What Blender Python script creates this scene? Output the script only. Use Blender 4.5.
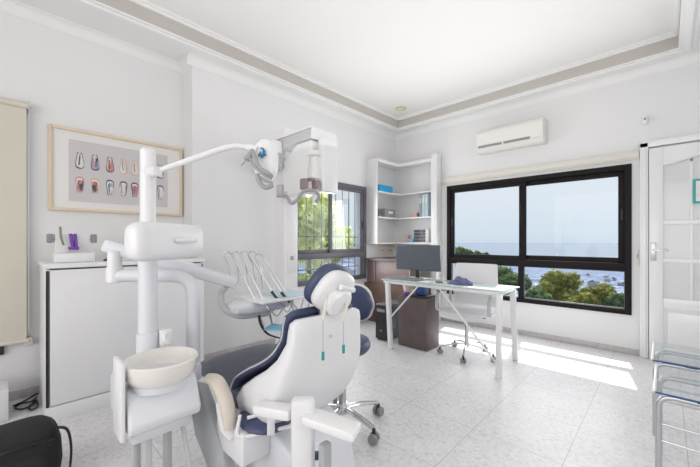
import bpy, bmesh, math, random
from mathutils import Vector, Matrix, noise
random.seed(7)
R = math.radians
PI = math.pi
C = bpy.context.scene.collection
for o in list(bpy.data.objects):
    bpy.data.objects.remove(o)

# ------------------------------------------------------------------ camera
F, YAW, EYE, HOR = 330.0, math.atan(.9545), 1.18, 241.0
SY, CY = math.sin(YAW), math.cos(YAW)
cd = bpy.data.cameras.new('camera'); cam = bpy.data.objects.new('camera', cd); C.objects.link(cam)
cd.sensor_width = 36; cd.lens = 36 * F / 700; cd.clip_start = .05; cd.clip_end = 60000
cd.shift_y = (HOR - 233.5) / 700
cam.location = (0, 0, EYE); cam.rotation_euler = (R(90), 0, YAW + 0)
# +Y lies 43.7 degrees to the right of the view axis, so the camera is turned left by that much
bpy.context.scene.camera = cam

# ------------------------------------------------------------------ world, sun, window daylight, added fill lights, exposure
def newmat(name):
    m = bpy.data.materials.new(name); m.use_nodes = True
    return m, m.node_tree.nodes, m.node_tree.links
w = bpy.data.worlds.new('sky'); bpy.context.scene.world = w; w.use_nodes = True
nt = w.node_tree; bg = nt.nodes['Background']
tc = nt.nodes.new('ShaderNodeTexCoord'); sx = nt.nodes.new('ShaderNodeSeparateXYZ'); cr = nt.nodes.new('ShaderNodeValToRGB')
nt.links.new(tc.outputs['Generated'], sx.inputs[0]); nt.links.new(sx.outputs['Z'], cr.inputs[0]); nt.links.new(cr.outputs[0], bg.inputs[0])
e = cr.color_ramp.elements
e[0].position = 0.0; e[0].color = (.66, .75, .88, 1)
e[1].position = 1.0; e[1].color = (.50, .66, .95, 1)
for p, c in ((.02, (.70, .79, .90)), (.12, (.78, .84, .93)), (.35, (.78, .85, .95))):
    x = e.new(p); x.color = (*c, 1)
bg.inputs[1].default_value = 1.0

sl = bpy.data.lights.new('sun', 'SUN'); sun = bpy.data.objects.new('sun', sl); C.objects.link(sun)
sl.energy = 9.0; sl.angle = R(.6); sl.color = (1, .97, .92)
sun.rotation_euler = Vector((.125, -.65, -1)).to_track_quat('-Z', 'Y').to_euler()

def area(name, loc, aim, sx_, sy_, energy, col=(1, 1, 1)):
    l = bpy.data.lights.new(name, 'AREA'); l.shape = 'RECTANGLE'; l.size = sx_; l.size_y = sy_; l.energy = energy; l.color = col
    o = bpy.data.objects.new(name, l); C.objects.link(o); o.location = loc
    o.rotation_euler = (Vector(aim) - Vector(loc)).to_track_quat('-Z', 'Y').to_euler()
    return o
area('rear_fill', (-.9, -2.3, 1.55), (-.9, 5, 1.3), 3.0, 1.9, 53, (1, .98, .965))  # added fill from behind the camera
area('side_fill', (1.65, 1.0, 1.6), (-5, 1.0, .9), 2.6, 1.8, 20, (1, .985, .975))  # added fill from the right, where the wall is solid
area('daylight_back_window', (-1.28, 4.40, 1.25), (-1.28, 0, .9), 1.9, 1.4, 26, (1, .99, .98))
area('daylight_left_window', (-3.16, 3.1, 1.3), (0, 3.1, 1.2), 1.1, 1.2, 15, (1, .99, .97))
area('ceiling_fill', (-1.4, 2.0, 2.0), (-1.4, 2.0, 5), 2.8, 4.0, 13, (1, .98, .955))  # added fill hung in mid-room to brighten the ceiling, not a coffer lamp
vs = bpy.context.scene.view_settings
vs.view_transform = 'Standard'; vs.look = 'None'; vs.gamma = 1; vs.use_curve_mapping = False
vs.exposure = 0.0

# ------------------------------------------------------------------ helpers
def ray(px):
    r = (px - 350) / F
    return CY * r - SY, SY * r + CY
def PT(px, py, t):
    x, y = ray(px); return Vector((x * t, y * t, EYE + (HOR - py) / F * t))
def atX(px, py, X):
    return PT(px, py, X / ray(px)[0])
def atY(px, py, Y):
    return PT(px, py, Y / ray(px)[1])
def atZ(px, py, z):
    return PT(px, py, (z - EYE) * F / (HOR - py))

def mat(name, col, rough=.5, metal=0, var=.04, scale=6, bump=0, spec=.5, coat=0, alpha=1, sheen=0):
    m, n, l = newmat(name)
    b = n['Principled BSDF']
    tcn = n.new('ShaderNodeTexCoord'); nz = n.new('ShaderNodeTexNoise'); nz.inputs['Scale'].default_value = scale
    nz.inputs['Detail'].default_value = 4
    l.new(tcn.outputs['Object'], nz.inputs['Vector'])
    mr = n.new('ShaderNodeMapRange'); mr.inputs[3].default_value = 1 - var; mr.inputs[4].default_value = 1 + var
    l.new(nz.outputs[0], mr.inputs[0])
    mx = n.new('ShaderNodeVectorMath'); mx.operation = 'SCALE'; mx.inputs[0].default_value = col
    l.new(mr.outputs[0], mx.inputs['Scale']); l.new(mx.outputs[0], b.inputs['Base Color'])
    b.inputs['Roughness'].default_value = rough; b.inputs['Metallic'].default_value = metal
    b.inputs['Specular IOR Level'].default_value = spec; b.inputs['Coat Weight'].default_value = coat
    b.inputs['Sheen Weight'].default_value = sheen
    if bump:
        bp = n.new('ShaderNodeBump'); bp.inputs['Strength'].default_value = bump; bp.inputs['Distance'].default_value = .003
        l.new(nz.outputs[0], bp.inputs['Height']); l.new(bp.outputs[0], b.inputs['Normal'])
    return m
def glass(name, col, transp=.9, rough=.02):
    m, n, l = newmat(name)
    n.remove(n['Principled BSDF'])
    t = n.new('ShaderNodeBsdfTransparent'); t.inputs[0].default_value = (*col, 1)
    g = n.new('ShaderNodeBsdfGlossy'); g.inputs['Roughness'].default_value = rough
    mi = n.new('ShaderNodeMixShader'); fr = n.new('ShaderNodeFresnel'); fr.inputs[0].default_value = 1.45
    if transp < .9:
        mi.inputs[0].default_value = 1 - transp
        d = n.new('ShaderNodeBsdfPrincipled'); d.inputs['Base Color'].default_value = (*col, 1); d.inputs['Roughness'].default_value = .1
        l.new(t.outputs[0], mi.inputs[1]); l.new(d.outputs[0], mi.inputs[2])
    else:
        ma = n.new('ShaderNodeMath'); ma.operation = 'MULTIPLY'; ma.inputs[1].default_value = .25
        l.new(fr.outputs[0], ma.inputs[0]); l.new(ma.outputs[0], mi.inputs[0])
        l.new(t.outputs[0], mi.inputs[1]); l.new(g.outputs[0], mi.inputs[2])
    l.new(mi.outputs[0], n['Material Output'].inputs[0])
    return m
M = dict(
    wall=mat('wall_paint', (.80, .80, .805), .75, bump=.15, scale=40, var=.012),
    ceil=mat('ceiling_paint', (.84, .835, .82), .8, var=.01),
    trim=mat('moulding_white', (.84, .84, .84), .55, var=.01),
    beige=mat('beige_plaster_band', (.53, .50, .47), .8, var=.05, scale=3),
    white=mat('white_lacquer', (.85, .85, .855), .28, coat=.3, var=.01),
    cab=mat('white_melamine', (.80, .80, .82), .4, var=.012),
    plastic=mat('white_plastic', (.81, .81, .825), .32, var=.012),
    blueplastic=mat('cool_white_plastic', (.73, .745, .79), .3, var=.012),
    ivory=mat('ivory_ceramic', (.80, .77, .73), .15, coat=.5, var=.01),
    beigepad=mat('beige_vinyl', (.72, .66, .57), .45, var=.03),
    navy=mat('navy_vinyl', (.055, .07, .145), .42, var=.12, scale=12),
    slate=mat('slate_vinyl', (.115, .125, .165), .5, var=.1, scale=10),
    chrome=mat('chrome', (.72, .73, .75), .12, 1, var=.02),
    steel=mat('brushed_steel', (.55, .56, .58), .32, 1, var=.06),
    greymetal=mat('grey_enamel', (.42, .44, .46), .45, var=.03),
    lightgrey=mat('light_grey_plastic', (.55, .56, .58), .4, var=.02),
    midgrey=mat('mid_grey_plastic', (.28, .28, .29), .45, var=.03),
    dark=mat('dark_plastic', (.02, .02, .022), .4, var=.1),
    black_al=mat('black_aluminium', (.010, .008, .009), .5, var=.2, scale=20, spec=.2),
    grey_al=mat('grey_aluminium', (.13, .125, .145), .4, var=.06),
    iron=mat('iron_bars', (.16, .16, .17), .6),
    brown=mat('dark_wenge_wood', (.13, .078, .058), .42, var=.3, scale=9),
    brown2=mat('grey_brown_laminate', (.125, .092, .09), .38, var=.2, scale=9),
    cream=mat('cream_blind_cloth', (.66, .63, .54), .8, var=.02),
    acwhite=mat('warm_white_plastic', (.80, .79, .75), .4, var=.01),
    mauve=mat('mauve_laminate', (.26, .19, .19), .35, var=.12),
    creamp=mat('cream_plastic', (.76, .73, .66), .45, var=.02),
    tan=mat('light_oak', (.74, .60, .44), .5, var=.1, scale=14),
    paper=mat('paper_white', (.80, .79, .77), .8, var=.01),
    print=mat('print_lilac_grey', (.62, .59, .60), .7, var=.05),
    t_dark=mat('ink_dark', (.10, .10, .12), .7), t_red=mat('ink_red', (.62, .28, .25), .7),
    t_blue=mat('ink_blue', (.25, .42, .54), .7), t_orange=mat('ink_orange', (.75, .45, .30), .7),
    t_white=mat('ink_white', (.78, .74, .72), .7), t_pink=mat('ink_pink', (.62, .28, .36), .7),
    cyan=mat('cyan_box', (.01, .36, .74), .4), tealm=mat('teal_sign_border', (.02, .40, .40), .5),
    teal=mat('teal_clip', (.0, .30, .26), .4),
    screen=mat('dark_screen', (.10, .115, .14), .22, var=.03),
    purple=mat('purple_plastic', (.17, .06, .38), .4), violetcloth=mat('violet_blue_cloth', (.16, .16, .32), .9, var=.2, bump=.5),
    blue=mat('blue_folder', (.03, .09, .30), .4), red=mat('red_plastic', (.62, .03, .10), .4),
    lightblue=mat('light_blue_sheet', (.22, .52, .72), .5), paleblue=mat('pale_blue_sheet', (.50, .66, .74), .5),
    pink=mat('pink_plastic', (.72, .45, .42), .5), paleg=mat('pale_binder', (.55, .62, .66), .5),
    binder=mat('blue_grey_binder', (.28, .35, .42), .5),
    bag=mat('black_bag_fabric', (.022, .021, .022), .85, var=.3, scale=60, bump=.6),
    handle=mat('handle_grey', (.36, .36, .37), .4, var=.02),
    fabric=mat('white_mesh_fabric', (.78, .77, .79), .7, var=.03),
    kneegrey=mat('grey_brown_sensor', (.30, .24, .235), .4),
    blueedge=mat('blue_glass_edge', (.03, .10, .24), .15),
    stickerblue=mat('sticker_blue', (.02, .16, .35), .4), yellow=mat('yellow_sticker', (.75, .50, .05), .5),
    green=mat('olive_green_plastic', (.25, .27, .16), .5),
    winglass=glass('window_glass', (.97, .985, .98)),
    doorglass=glass('door_glass', (.92, .93, .94), .25),
    deskglass=glass('desk_glass', (.80, .89, .88), .35),
    seatglass=glass('seat_glass', (.95, .97, .98), .95),
    clear=glass('clear_acrylic', (.93, .94, .96), .6),
)

def finish(name, bm, m, parent=None, smooth=35):
    bmesh.ops.recalc_face_normals(bm, faces=bm.faces)
    me = bpy.data.meshes.new(name); bm.to_mesh(me); bm.free()
    for mm in (m if isinstance(m, (list, tuple)) else [m]):
        me.materials.append(M[mm] if isinstance(mm, str) else mm)
    if smooth:
        for p in me.polygons: p.use_smooth = True
        me.set_sharp_from_angle(angle=R(smooth))
    o = bpy.data.objects.new(name, me); C.objects.link(o)
    if parent is not None:
        o.parent = parent
        o.matrix_parent_inverse = Matrix.Identity(4)
        d = world_loc(parent)
        me.transform(Matrix.Translation(-d))
    return o
def world_loc(o):
    v = Vector(o.location)
    while o.parent is not None:
        o = o.parent; v += o.location
    return v
def tag(o, label, cat, group=None):
    o['label'] = label; o['category'] = cat
    if group: o['group'] = group
    return o
def thing(name, label, cat, loc=(0, 0, 0), group=None):
    o = bpy.data.objects.new(name, None); o.empty_display_size = .1; C.objects.link(o)
    o.location = loc; return tag(o, label, cat, group)
def struct(name, bm, m, parent=None, smooth=35):
    o = finish(name, bm, m, parent, smooth)
    if parent is None: o['kind'] = 'structure'
    return o
def B(): return bmesh.new()
def box(bm, lo, hi, bev=0, seg=2, rot=None, mi=0):
    lo = Vector(lo); hi = Vector(hi); c = (lo + hi) / 2; s = hi - lo
    t = bmesh.new(); bmesh.ops.create_cube(t, size=1)
    bmesh.ops.scale(t, vec=s, verts=t.verts)
    if bev: bmesh.ops.bevel(t, geom=t.edges[:], offset=min(bev, min(s) * .49), segments=seg, affect='EDGES', profile=.5)
    if rot is not None: bmesh.ops.transform(t, matrix=rot.to_4x4() if hasattr(rot, 'to_4x4') else rot, verts=t.verts)
    bmesh.ops.translate(t, vec=c, verts=t.verts)
    merge(bm, t, mi)
def obox(bm, c, s, rot=None, bev=0, seg=2, mi=0):
    c = Vector(c); s = Vector(s)
    box(bm, c - s / 2, c + s / 2, bev, seg, rot, mi)
def merge(bm, t, mi=0):
    for f in t.faces: f.material_index = mi
    me = bpy.data.meshes.new('tmp'); t.to_mesh(me); t.free()
    n0 = len(bm.faces)
    bm.from_mesh(me); bpy.data.meshes.remove(me)
def RZ(a): return Matrix.Rotation(a, 3, 'Z')
def frame_dir(d, up=Vector((0, 0, 1))):
    d = Vector(d).normalized()
    if abs(d.dot(up)) > .98: up = Vector((1, 0, 0))
    s = d.cross(up).normalized(); u = s.cross(d).normalized()
    return s, d, u            # columns: side, along, up
def bar(bm, p, q, wd, ht, bev=.004, mi=0, ext=0):
    """box whose long side runs from p to q"""
    p = Vector(p); q = Vector(q); s, d, u = frame_dir(q - p)
    m = Matrix((s, d, u)).transposed()
    obox(bm, (p + q) / 2, (wd, (q - p).length + ext, ht), m, bev, 2, mi)
def smoothpath(pts, n=6):
    pts = [Vector(p) for p in pts]
    if len(pts) < 3 or n < 2: return pts
    out = []
    for i in range(len(pts) - 1):
        p0 = pts[max(i - 1, 0)]; p1 = pts[i]; p2 = pts[i + 1]; p3 = pts[min(i + 2, len(pts) - 1)]
        for k in range(n):
            t = k / n
            out.append(.5 * ((2 * p1) + (p2 - p0) * t + (2 * p0 - 5 * p1 + 4 * p2 - p3) * t * t + (3 * p1 - p0 - 3 * p2 + p3) * t ** 3))
    out.append(pts[-1]); return out
def tube(bm, pts, r, n=10, sm=6, mi=0, flat=1):
    path = smoothpath(pts, sm); L = len(path)
    rr = r if isinstance(r, (list, tuple)) else [r] * 2
    t = bmesh.new(); rings = []
    d0 = (path[1] - path[0]).normalized()
    s = frame_dir(d0)[0]
    for i, p in enumerate(path):
        d = (path[min(i + 1, L - 1)] - path[max(i - 1, 0)]).normalized()
        s = (s - d * s.dot(d)).normalized(); u = s.cross(d)
        f = i / (L - 1) * (len(rr) - 1); k = min(int(f), len(rr) - 2); rad = rr[k] + (rr[k + 1] - rr[k]) * (f - k)
        rings.append([t.verts.new(p + s * math.cos(a) * rad + u * math.sin(a) * rad * flat) for a in (2 * PI * j / n for j in range(n))])
    for a, b in zip(rings, rings[1:]):
        for j in range(n): t.faces.new((a[j], a[(j + 1) % n], b[(j + 1) % n], b[j]))
    t.faces.new(rings[0]); t.faces.new(rings[-1])
    merge(bm, t, mi)
def roundpath(pts, r, n=5):
    """polyline with filleted corners"""
    pts = [Vector(p) for p in pts]; out = [pts[0]]
    for i in range(1, len(pts) - 1):
        a, b, c = pts[i - 1], pts[i], pts[i + 1]
        d1 = (a - b); d2 = (c - b); rr = min(r, d1.length * .49, d2.length * .49)
        p = b + d1.normalized() * rr; q = b + d2.normalized() * rr
        for k in range(n + 1):
            t = k / n; out.append(p * (1 - t) ** 2 + b * 2 * t * (1 - t) + q * t * t)
    out.append(pts[-1]); return out
def lathe(bm, prof, c=(0, 0, 0), n=28, mi=0, sx=1, sy=1, rot=None):
    t = bmesh.new(); rings = []
    for r, z in prof:
        rings.append([t.verts.new((max(r, 1e-4) * math.cos(2 * PI * j / n) * sx, max(r, 1e-4) * math.sin(2 * PI * j / n) * sy, z)) for j in range(n)])
    for a, b in zip(rings, rings[1:]):
        for j in range(n): t.faces.new((a[j], a[(j + 1) % n], b[(j + 1) % n], b[j]))
    t.faces.new(rings[0]); t.faces.new(rings[-1])
    if rot is not None: bmesh.ops.transform(t, matrix=rot.to_4x4(), verts=t.verts)
    bmesh.ops.translate(t, vec=Vector(c), verts=t.verts)
    merge(bm, t, mi)
def loft(bm, rings, mi=0, cap=True):
    t = bmesh.new(); rs = [[t.verts.new(p) for p in r] for r in rings]; n = len(rs[0])
    for a, b in zip(rs, rs[1:]):
        for j in range(n): t.faces.new((a[j], a[(j + 1) % n], b[(j + 1) % n], b[j]))
    if cap: t.faces.new(rs[0]); t.faces.new(rs[-1])
    merge(bm, t, mi)
def prism(bm, pts, vec, bev=0, mi=0):
    """closed outline (3D points) extruded along vec"""
    t = bmesh.new(); vec = Vector(vec)
    a = [t.verts.new(Vector(p)) for p in pts]; b = [t.verts.new(Vector(p) + vec) for p in pts]
    t.faces.new(a); t.faces.new(b[::-1]); n = len(a)
    for j in range(n): t.faces.new((a[j], b[j], b[(j + 1) % n], a[(j + 1) % n]))
    bmesh.ops.recalc_face_normals(t, faces=t.faces)
    if bev: bmesh.ops.bevel(t, geom=t.edges[:], offset=bev, segments=3, affect='EDGES', profile=.5)
    merge(bm, t, mi)
def ellipsoid(bm, c, s, rot=None, mi=0, u=20, v=12, power=1):
    t = bmesh.new(); bmesh.ops.create_uvsphere(t, u_segments=u, v_segments=v, radius=1)
    if power != 1:
        for x in t.verts:
            x.co = Vector([math.copysign(abs(k) ** power, k) for k in x.co])
    bmesh.ops.scale(t, vec=Vector(s), verts=t.verts)
    if rot is not None: bmesh.ops.transform(t, matrix=rot.to_4x4(), verts=t.verts)
    bmesh.ops.translate(t, vec=Vector(c), verts=t.verts)
    merge(bm, t, mi)
def dup(o, parent=None, loc=None):
    c = o.copy(); C.objects.link(c); c.parent = parent
    if loc is not None: c.location = loc
    for ch in list(o.children): dup(ch, c)
    return c

# ------------------------------------------------------------------ room shell
XL, XREC, YB, XR, YR = -3.27, -3.50, 4.50, 1.75, -2.5
YSTEP = 1.24
ZS, ZC = 2.935, 3.09                 # soffit and coffer ceiling
CX0, CX1, CY0, CY1 = -3.02, .092, -2.0, 4.245

# floor: mottled pale marble terrazzo tiles
m, n, l = newmat('floor_marble_tiles'); b = n['Principled BSDF']
tcn = n.new('ShaderNodeTexCoord'); geo = tcn.outputs['Object']
n1 = n.new('ShaderNodeTexNoise'); n1.inputs['Scale'].default_value = 42; n1.inputs['Detail'].default_value = 7; n1.inputs['Roughness'].default_value = .68; n1.inputs['Distortion'].default_value = .8
n2 = n.new('ShaderNodeTexNoise'); n2.inputs['Scale'].default_value = 4; n2.inputs['Detail'].default_value = 5
vo = n.new('ShaderNodeTexVoronoi'); vo.inputs['Scale'].default_value = 30
for q in (n1, n2, vo): l.new(geo, q.inputs['Vector'])
r1 = n.new('ShaderNodeValToRGB'); l.new(n1.outputs[0], r1.inputs[0])
r1.color_ramp.elements[0].position = .28; r1.color_ramp.elements[0].color = (.50, .49, .495, 1)
r1.color_ramp.elements[1].position = .56; r1.color_ramp.elements[1].color = (.79, .785, .80, 1)
x = r1.color_ramp.elements.new(.42); x.color = (.68, .675, .685, 1)
mix = n.new('ShaderNodeMix'); mix.data_type = 'RGBA'; mix.blend_type = 'MULTIPLY'; mix.inputs[0].default_value = .5
l.new(r1.outputs[0], mix.inputs[6])
r2 = n.new('ShaderNodeValToRGB'); l.new(n2.outputs[0], r2.inputs[0])
r2.color_ramp.elements[0].position = .3; r2.color_ramp.elements[0].color = (.86, .86, .87, 1); r2.color_ramp.elements[1].position = .7; r2.color_ramp.elements[1].color = (1, 1, 1, 1)
l.new(r2.outputs[0], mix.inputs[7])
sp = n.new('ShaderNodeSeparateXYZ'); l.new(geo, sp.inputs[0])
def grout(sock, off):
    a = n.new('ShaderNodeMath'); a.operation = 'ADD'; a.inputs[1].default_value = off + 48; l.new(sock, a.inputs[0])
    md = n.new('ShaderNodeMath'); md.operation = 'MODULO'; md.inputs[1].default_value = .48; l.new(a.outputs[0], md.inputs[0])
    lt = n.new('ShaderNodeMath'); lt.operation = 'LESS_THAN'; lt.inputs[1].default_value = .004; l.new(md.outputs[0], lt.inputs[0])
    return lt.outputs[0]
ga = grout(sp.outputs[0], .392); gb = grout(sp.outputs[1], -2.03 + .48 * 5)
mx_ = n.new('ShaderNodeMath'); mx_.operation = 'MAXIMUM'; l.new(ga, mx_.inputs[0]); l.new(gb, mx_.inputs[1])
mg = n.new('ShaderNodeMix'); mg.data_type = 'RGBA'; l.new(mx_.outputs[0], mg.inputs[0]); l.new(mix.outputs[2], mg.inputs[6]); mg.inputs[7].default_value = (.48, .47, .47, 1)
l.new(mg.outputs[2], b.inputs['Base Color'])
b.inputs['Roughness'].default_value = .34; b.inputs['Specular IOR Level'].default_value = .4
M['floor'] = m
bm = B(); box(bm, (XREC - .2, YR - .2, -.1), (XR + .2, YB + .25, 0)); struct('floor', bm, 'floor')

def wall_with_hole(name, axis, pos0, pos1, a0, a1, z0, z1, hole, parent=None):
    bm = B()
    def bx(a, b_, c, d):
        if b_ - a < 1e-4 or d - c < 1e-4: return
        if axis == 'Y': box(bm, (a, pos0, c), (b_, pos1, d))
        else: box(bm, (pos0, a, c), (pos1, b_, d))
    if hole:
        h0, h1, hz0, hz1 = hole
        bx(a0, h0, z0, z1); bx(h1, a1, z0, z1); bx(h0, h1, z0, hz0); bx(h0, h1, hz1, z1)
    else: bx(a0, a1, z0, z1)
    return struct(name, bm, 'wall', None, 0)
WB = (-2.315, -.25, .41, 1.982)
WL = (2.42, 3.765, .62, 1.99)
wall_with_hole('wall_back', 'Y', YB, YB + .25, XL - .2, XR + .2, 0, 3.2, WB)
bm = B()
y0 = YSTEP
for lo, hi in (((XL - .2, y0, 0), (XL, WL[0], 3.2)), ((XL - .2, WL[1], 0), (XL, YB, 3.2)), ((XL - .2, WL[0], 0), (XL, WL[1], WL[2])), ((XL - .2, WL[0], WL[3]), (XL, WL[1], 3.2)),
               ((XREC - .2, YR - .2, 0), (XREC, y0 + .0, 3.2)), ((XREC - .2, y0, 0), (XL - .2, y0 + .2, 3.2))):
    box(bm, lo, hi)
struct('wall_left', bm, 'wall', None, 0)
wall_with_hole('wall_rear', 'Y', YR - .2, YR, XREC, XR + .2, 0, 3.2, None)
wall_with_hole('wall_right', 'X', XR, XR + .2, YR, YB, 0, 3.2, None)

bm = B()
box(bm, (XREC - .2, YR - .2, ZC), (XR + .2, YB, ZC + .1))
for lo, hi in (((XREC - .2, YR, ZS), (CX0, YB, ZC)), ((CX1, YR, ZS), (XR, YB, ZC)), ((CX0, CY1, ZS), (CX1, YB, ZC)), ((CX0, YR, ZS), (CX1, CY0, ZC))):
    box(bm, lo, hi)
struct('ceiling', bm, 'ceil', None, 0)
def rect_ring(bm, x0, x1, y0, y1, z0, z1, th):
    """band on the inside of a rectangle (th inwards)"""
    box(bm, (x0, y0, z0), (x0 + th, y1, z1)); box(bm, (x1 - th, y0, z0), (x1, y1, z1))
    box(bm, (x0 + th, y1 - th, z0), (x1 - th, y1, z1)); box(bm, (x0 + th, y0, z0), (x1 - th, y0 + th, z1))
bm = B(); rect_ring(bm, CX0, CX1, CY0, CY1, 2.942, 3.05, .006); struct('trim_1', bm, 'beige', None, 0)
bm = B(); rect_ring(bm, CX0, CX1, CY0, CY1, 3.05, 3.07, .022); rect_ring(bm, CX0, CX1, CY0, CY1, 3.07, 3.09, .04); struct('trim_2', bm, 'trim', None, 0)
# lip under the coffer edge: two small steps
def lip(bm, w0, w1, z0, z1):
    x0, x1, y0, y1 = CX0, CX1, CY0, CY1
    box(bm, (x0 - w1, y0, z0), (x0 - w0, y1 + w0, z1)); box(bm, (x1 + w0, y0, z0), (x1 + w1, y1 + w0, z1))
    box(bm, (x0 - w1, y1 + w0, z0), (x1 + w1, y1 + w1, z1))
bm = B(); lip(bm, -.004, .03, 2.930, 2.943); lip(bm, .03, .07, 2.914, 2.936); lip(bm, .07, .082, 2.922, 2.936); lip(bm, .082, .11, 2.928, 2.936); struct('trim_3', bm, 'trim', None, 0)
# wall cornices: stepped cove swept along the walls
def cornice(bm, p, q, nrm, z0=2.855, dp=.07):
    p = Vector(p); q = Vector(q); nrm = Vector(nrm)
    prof = [(0, z0), (.004, z0)]
    for k in range(6):
        a = k / 5 * PI / 2
        prof.append((.004 + (dp - .004) * (1 - math.cos(a)), z0 + .002 + (.072) * math.sin(a)))
    prof += [(dp, 2.937), (0, 2.937)]
    loft(bm, [[Vector((e_.x, e_.y, 0)) + nrm * a + Vector((0, 0, z)) for a, z in prof] for e_ in (p, q)])
bm = B(); cornice(bm, (XL, YB, 0), (XR, YB, 0), (0, -1, 0)); struct('trim_4', bm, 'trim')
bm = B(); cornice(bm, (XL, YSTEP - .05, 0), (XL, YB, 0), (1, 0, 0)); cornice(bm, (XREC, YSTEP, 0), (XL, YSTEP, 0), (0, -1, 0)); cornice(bm, (XREC, YR, 0), (XREC, YSTEP, 0), (1, 0, 0)); struct('trim_5', bm, 'trim')
M['skirt'] = mat('grey_marble_skirting', (.52, .50, .49), .3, var=.25, scale=25)
bm = B(); box(bm, (XL, YB - .012, 0), (-.2, YB, .062), .002); struct('baseboard_back', bm, 'skirt')
bm = B(); box(bm, (XL, YSTEP, 0), (XL + .012, 3.72, .065), .002); box(bm, (XREC, YR, 0), (XREC + .012, YSTEP, .065), .002); struct('baseboard_left', bm, 'skirt')

# back window
wr = bpy.data.objects.new('window_1', None); C.objects.link(wr); wr['kind'] = 'structure'; wr.location = (-1.28, YB, .41)
def wframe(bm, a0, a1, z0, z1, w_, d0, d1, ax):
    def bx(a, b_, c, d):
        if ax == 'Y': box(bm, (a, d0, c), (b_, d1, d), .003)
        else: box(bm, (d0, a, c), (d1, b_, d), .003)
    bx(a0, a0 + w_, z0, z1); bx(a1 - w_, a1, z0, z1); bx(a0 + w_, a1 - w_, z0, z0 + w_); bx(a0 + w_, a1 - w_, z1 - w_, z1)
x0, x1, z0, z1 = WB
RZ0, RZ1 = .862, .945
bm = B(); wframe(bm, x0, x1, z0, z1, .055, YB - .02, YB + .06, 'Y'); box(bm, (x0 + .05, YB - .018, RZ0), (x1 - .05, YB + .055, RZ1), .003)
box(bm, (-1.345, YB - .012, z0 + .05), (-1.285, YB + .05, RZ0), .003)
finish('window_frame', bm, 'black_al', wr)
XM = -1.30
for k, (a0, a1, dy) in enumerate(((x0 + .05, XM + .045, .0), (XM - .045, x1 - .05, .028))):
    bm = B(); wframe(bm, a0, a1, RZ1 - .005, z1 - .05, .055 if k == 0 else .062, YB - .006 + dy, YB + .022 + dy, 'Y'); s_ = finish('sash', bm, 'black_al', wr)
    bm = B(); box(bm, (a0 + .04, YB + .006 + dy, RZ1 + .03), (a1 - .04, YB + .010 + dy, z1 - .09)); finish('glass_pane', bm, 'winglass', s_)
    hx = a0 + .03 if k == 0 else a1 - .03
    bm = B(); box(bm, (hx - .009, YB - .018 + dy, 1.40), (hx + .009, YB - .006 + dy, 1.52), .004); finish('latch', bm, 'dark', s_)
for a0, a1 in ((x0 + .05, -1.34), (-1.29, x1 - .05)):
    bm = B(); box(bm, (a0, YB + .02, z0 + .05), (a1, YB + .024, RZ0)); finish('glass_pane', bm, 'winglass', wr)
    bm = B(); wframe(bm, a0, a1, z0 + .05, RZ0 + .004, .012, YB + .012, YB + .034, 'Y'); finish('glazing_bead', bm, 'grey_al', wr)
bm = B(); box(bm, (-2.43, YB - .035, 2.035), (-.19, YB, 2.105), .006); box(bm, (-2.43, YB - .022, 2.02), (-.19, YB, 2.04), .004); struct('trim_6', bm, 'creamp')

# left window
wr = bpy.data.objects.new('window_2', None); C.objects.link(wr); wr['kind'] = 'structure'; wr.location = (XL, 3.1, WL[2])
a0, a1, z0, z1 = WL
bm = B(); wframe(bm, a0, a1, z0, z1, .055, XL - .06, XL + .02, 'X'); box(bm, (XL - .055, a0 + .05, .945), (XL + .018, a1 - .05, 1.02), .003)
finish('window_frame', bm, 'grey_al', wr)
for k, (b0, b1, dx) in enumerate(((a0 + .05, 3.10, -.028), (3.02, a1 - .05, 0))):
    bm = B(); wframe(bm, b0, b1, 1.015, z1 - .05, .05, XL - .02 + dx, XL + .006 + dx, 'X'); s_ = finish('sash', bm, 'grey_al', wr)
    bm = B(); box(bm, (XL - .01 + dx, b0 + .04, 1.05), (XL - .006 + dx, b1 - .04, z1 - .09)); finish('glass_pane', bm, 'winglass', s_)
bm = B(); box(bm, (XL + .006, a1 - .09, 1.36), (XL + .016, a1 - .07, 1.48), .003); finish('latch', bm, 'dark', wr)
bm = B(); box(bm, (XL - .02, a0 + .05, z0 + .05), (XL - .016, a1 - .05, .95)); finish('glass_pane', bm, 'winglass', wr)
bm = B()
for k in range(10):
    yy = a0 + .06 + k * .135; tube(bm, [(XL - .155, yy, z0 + .005), (XL - .155, yy, z1 - .005)], .0055, 6, 1)
for zz in (.80, 1.24): box(bm, (XL - .161, a0 + .002, zz - .006), (XL - .149, a1 - .002, zz + .006))
g_ = finish('security_bars', bm, 'iron', wr)

# door leaf folded against the back wall, with its casing
dr = bpy.data.objects.new('door_1', None); C.objects.link(dr); dr['kind'] = 'structure'; dr.location = (.3, YB, 0)
DX0, DX1, DZ1 = -.115, .72, 2.10
bm = B(); box(bm, (-.185, YB - .045, 0), (-.12, YB, 2.17), .006); box(bm, (-.165, YB - .055, 0), (-.135, YB - .04, 2.115), .005)
box(bm, (-.185, YB - .045, 2.12), (.80, YB, 2.18), .006); box(bm, (.735, YB - .045, 0), (.80, YB, 2.17), .006)
finish('door_casing', bm, 'white', dr)
YD0, YD1 = YB - .05, YB - .012
bm = B()
gx = [(-.012, .170), (.192, .392), (.414, .596)]
box(bm, (DX0, YD0, .005), (gx[0][0], YD1, DZ1), .003); box(bm, (gx[2][1], YD0, .005), (DX1, YD1, DZ1), .003)
rows = [(.62, .97), (1.01, 1.34), (1.38, None)]
for a, b_ in ((gx[0][1], gx[1][0]), (gx[1][1], gx[2][0])): box(bm, (a, YD0 + .006, .62), (b_, YD1, 1.93), .003)
for zz0, zz1 in ((.005, .14), (.52, .62), (.97, 1.01), (1.34, 1.38)): box(bm, (gx[0][0], YD0 + .003, zz0), (gx[2][1], YD1, zz1), .003)
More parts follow.
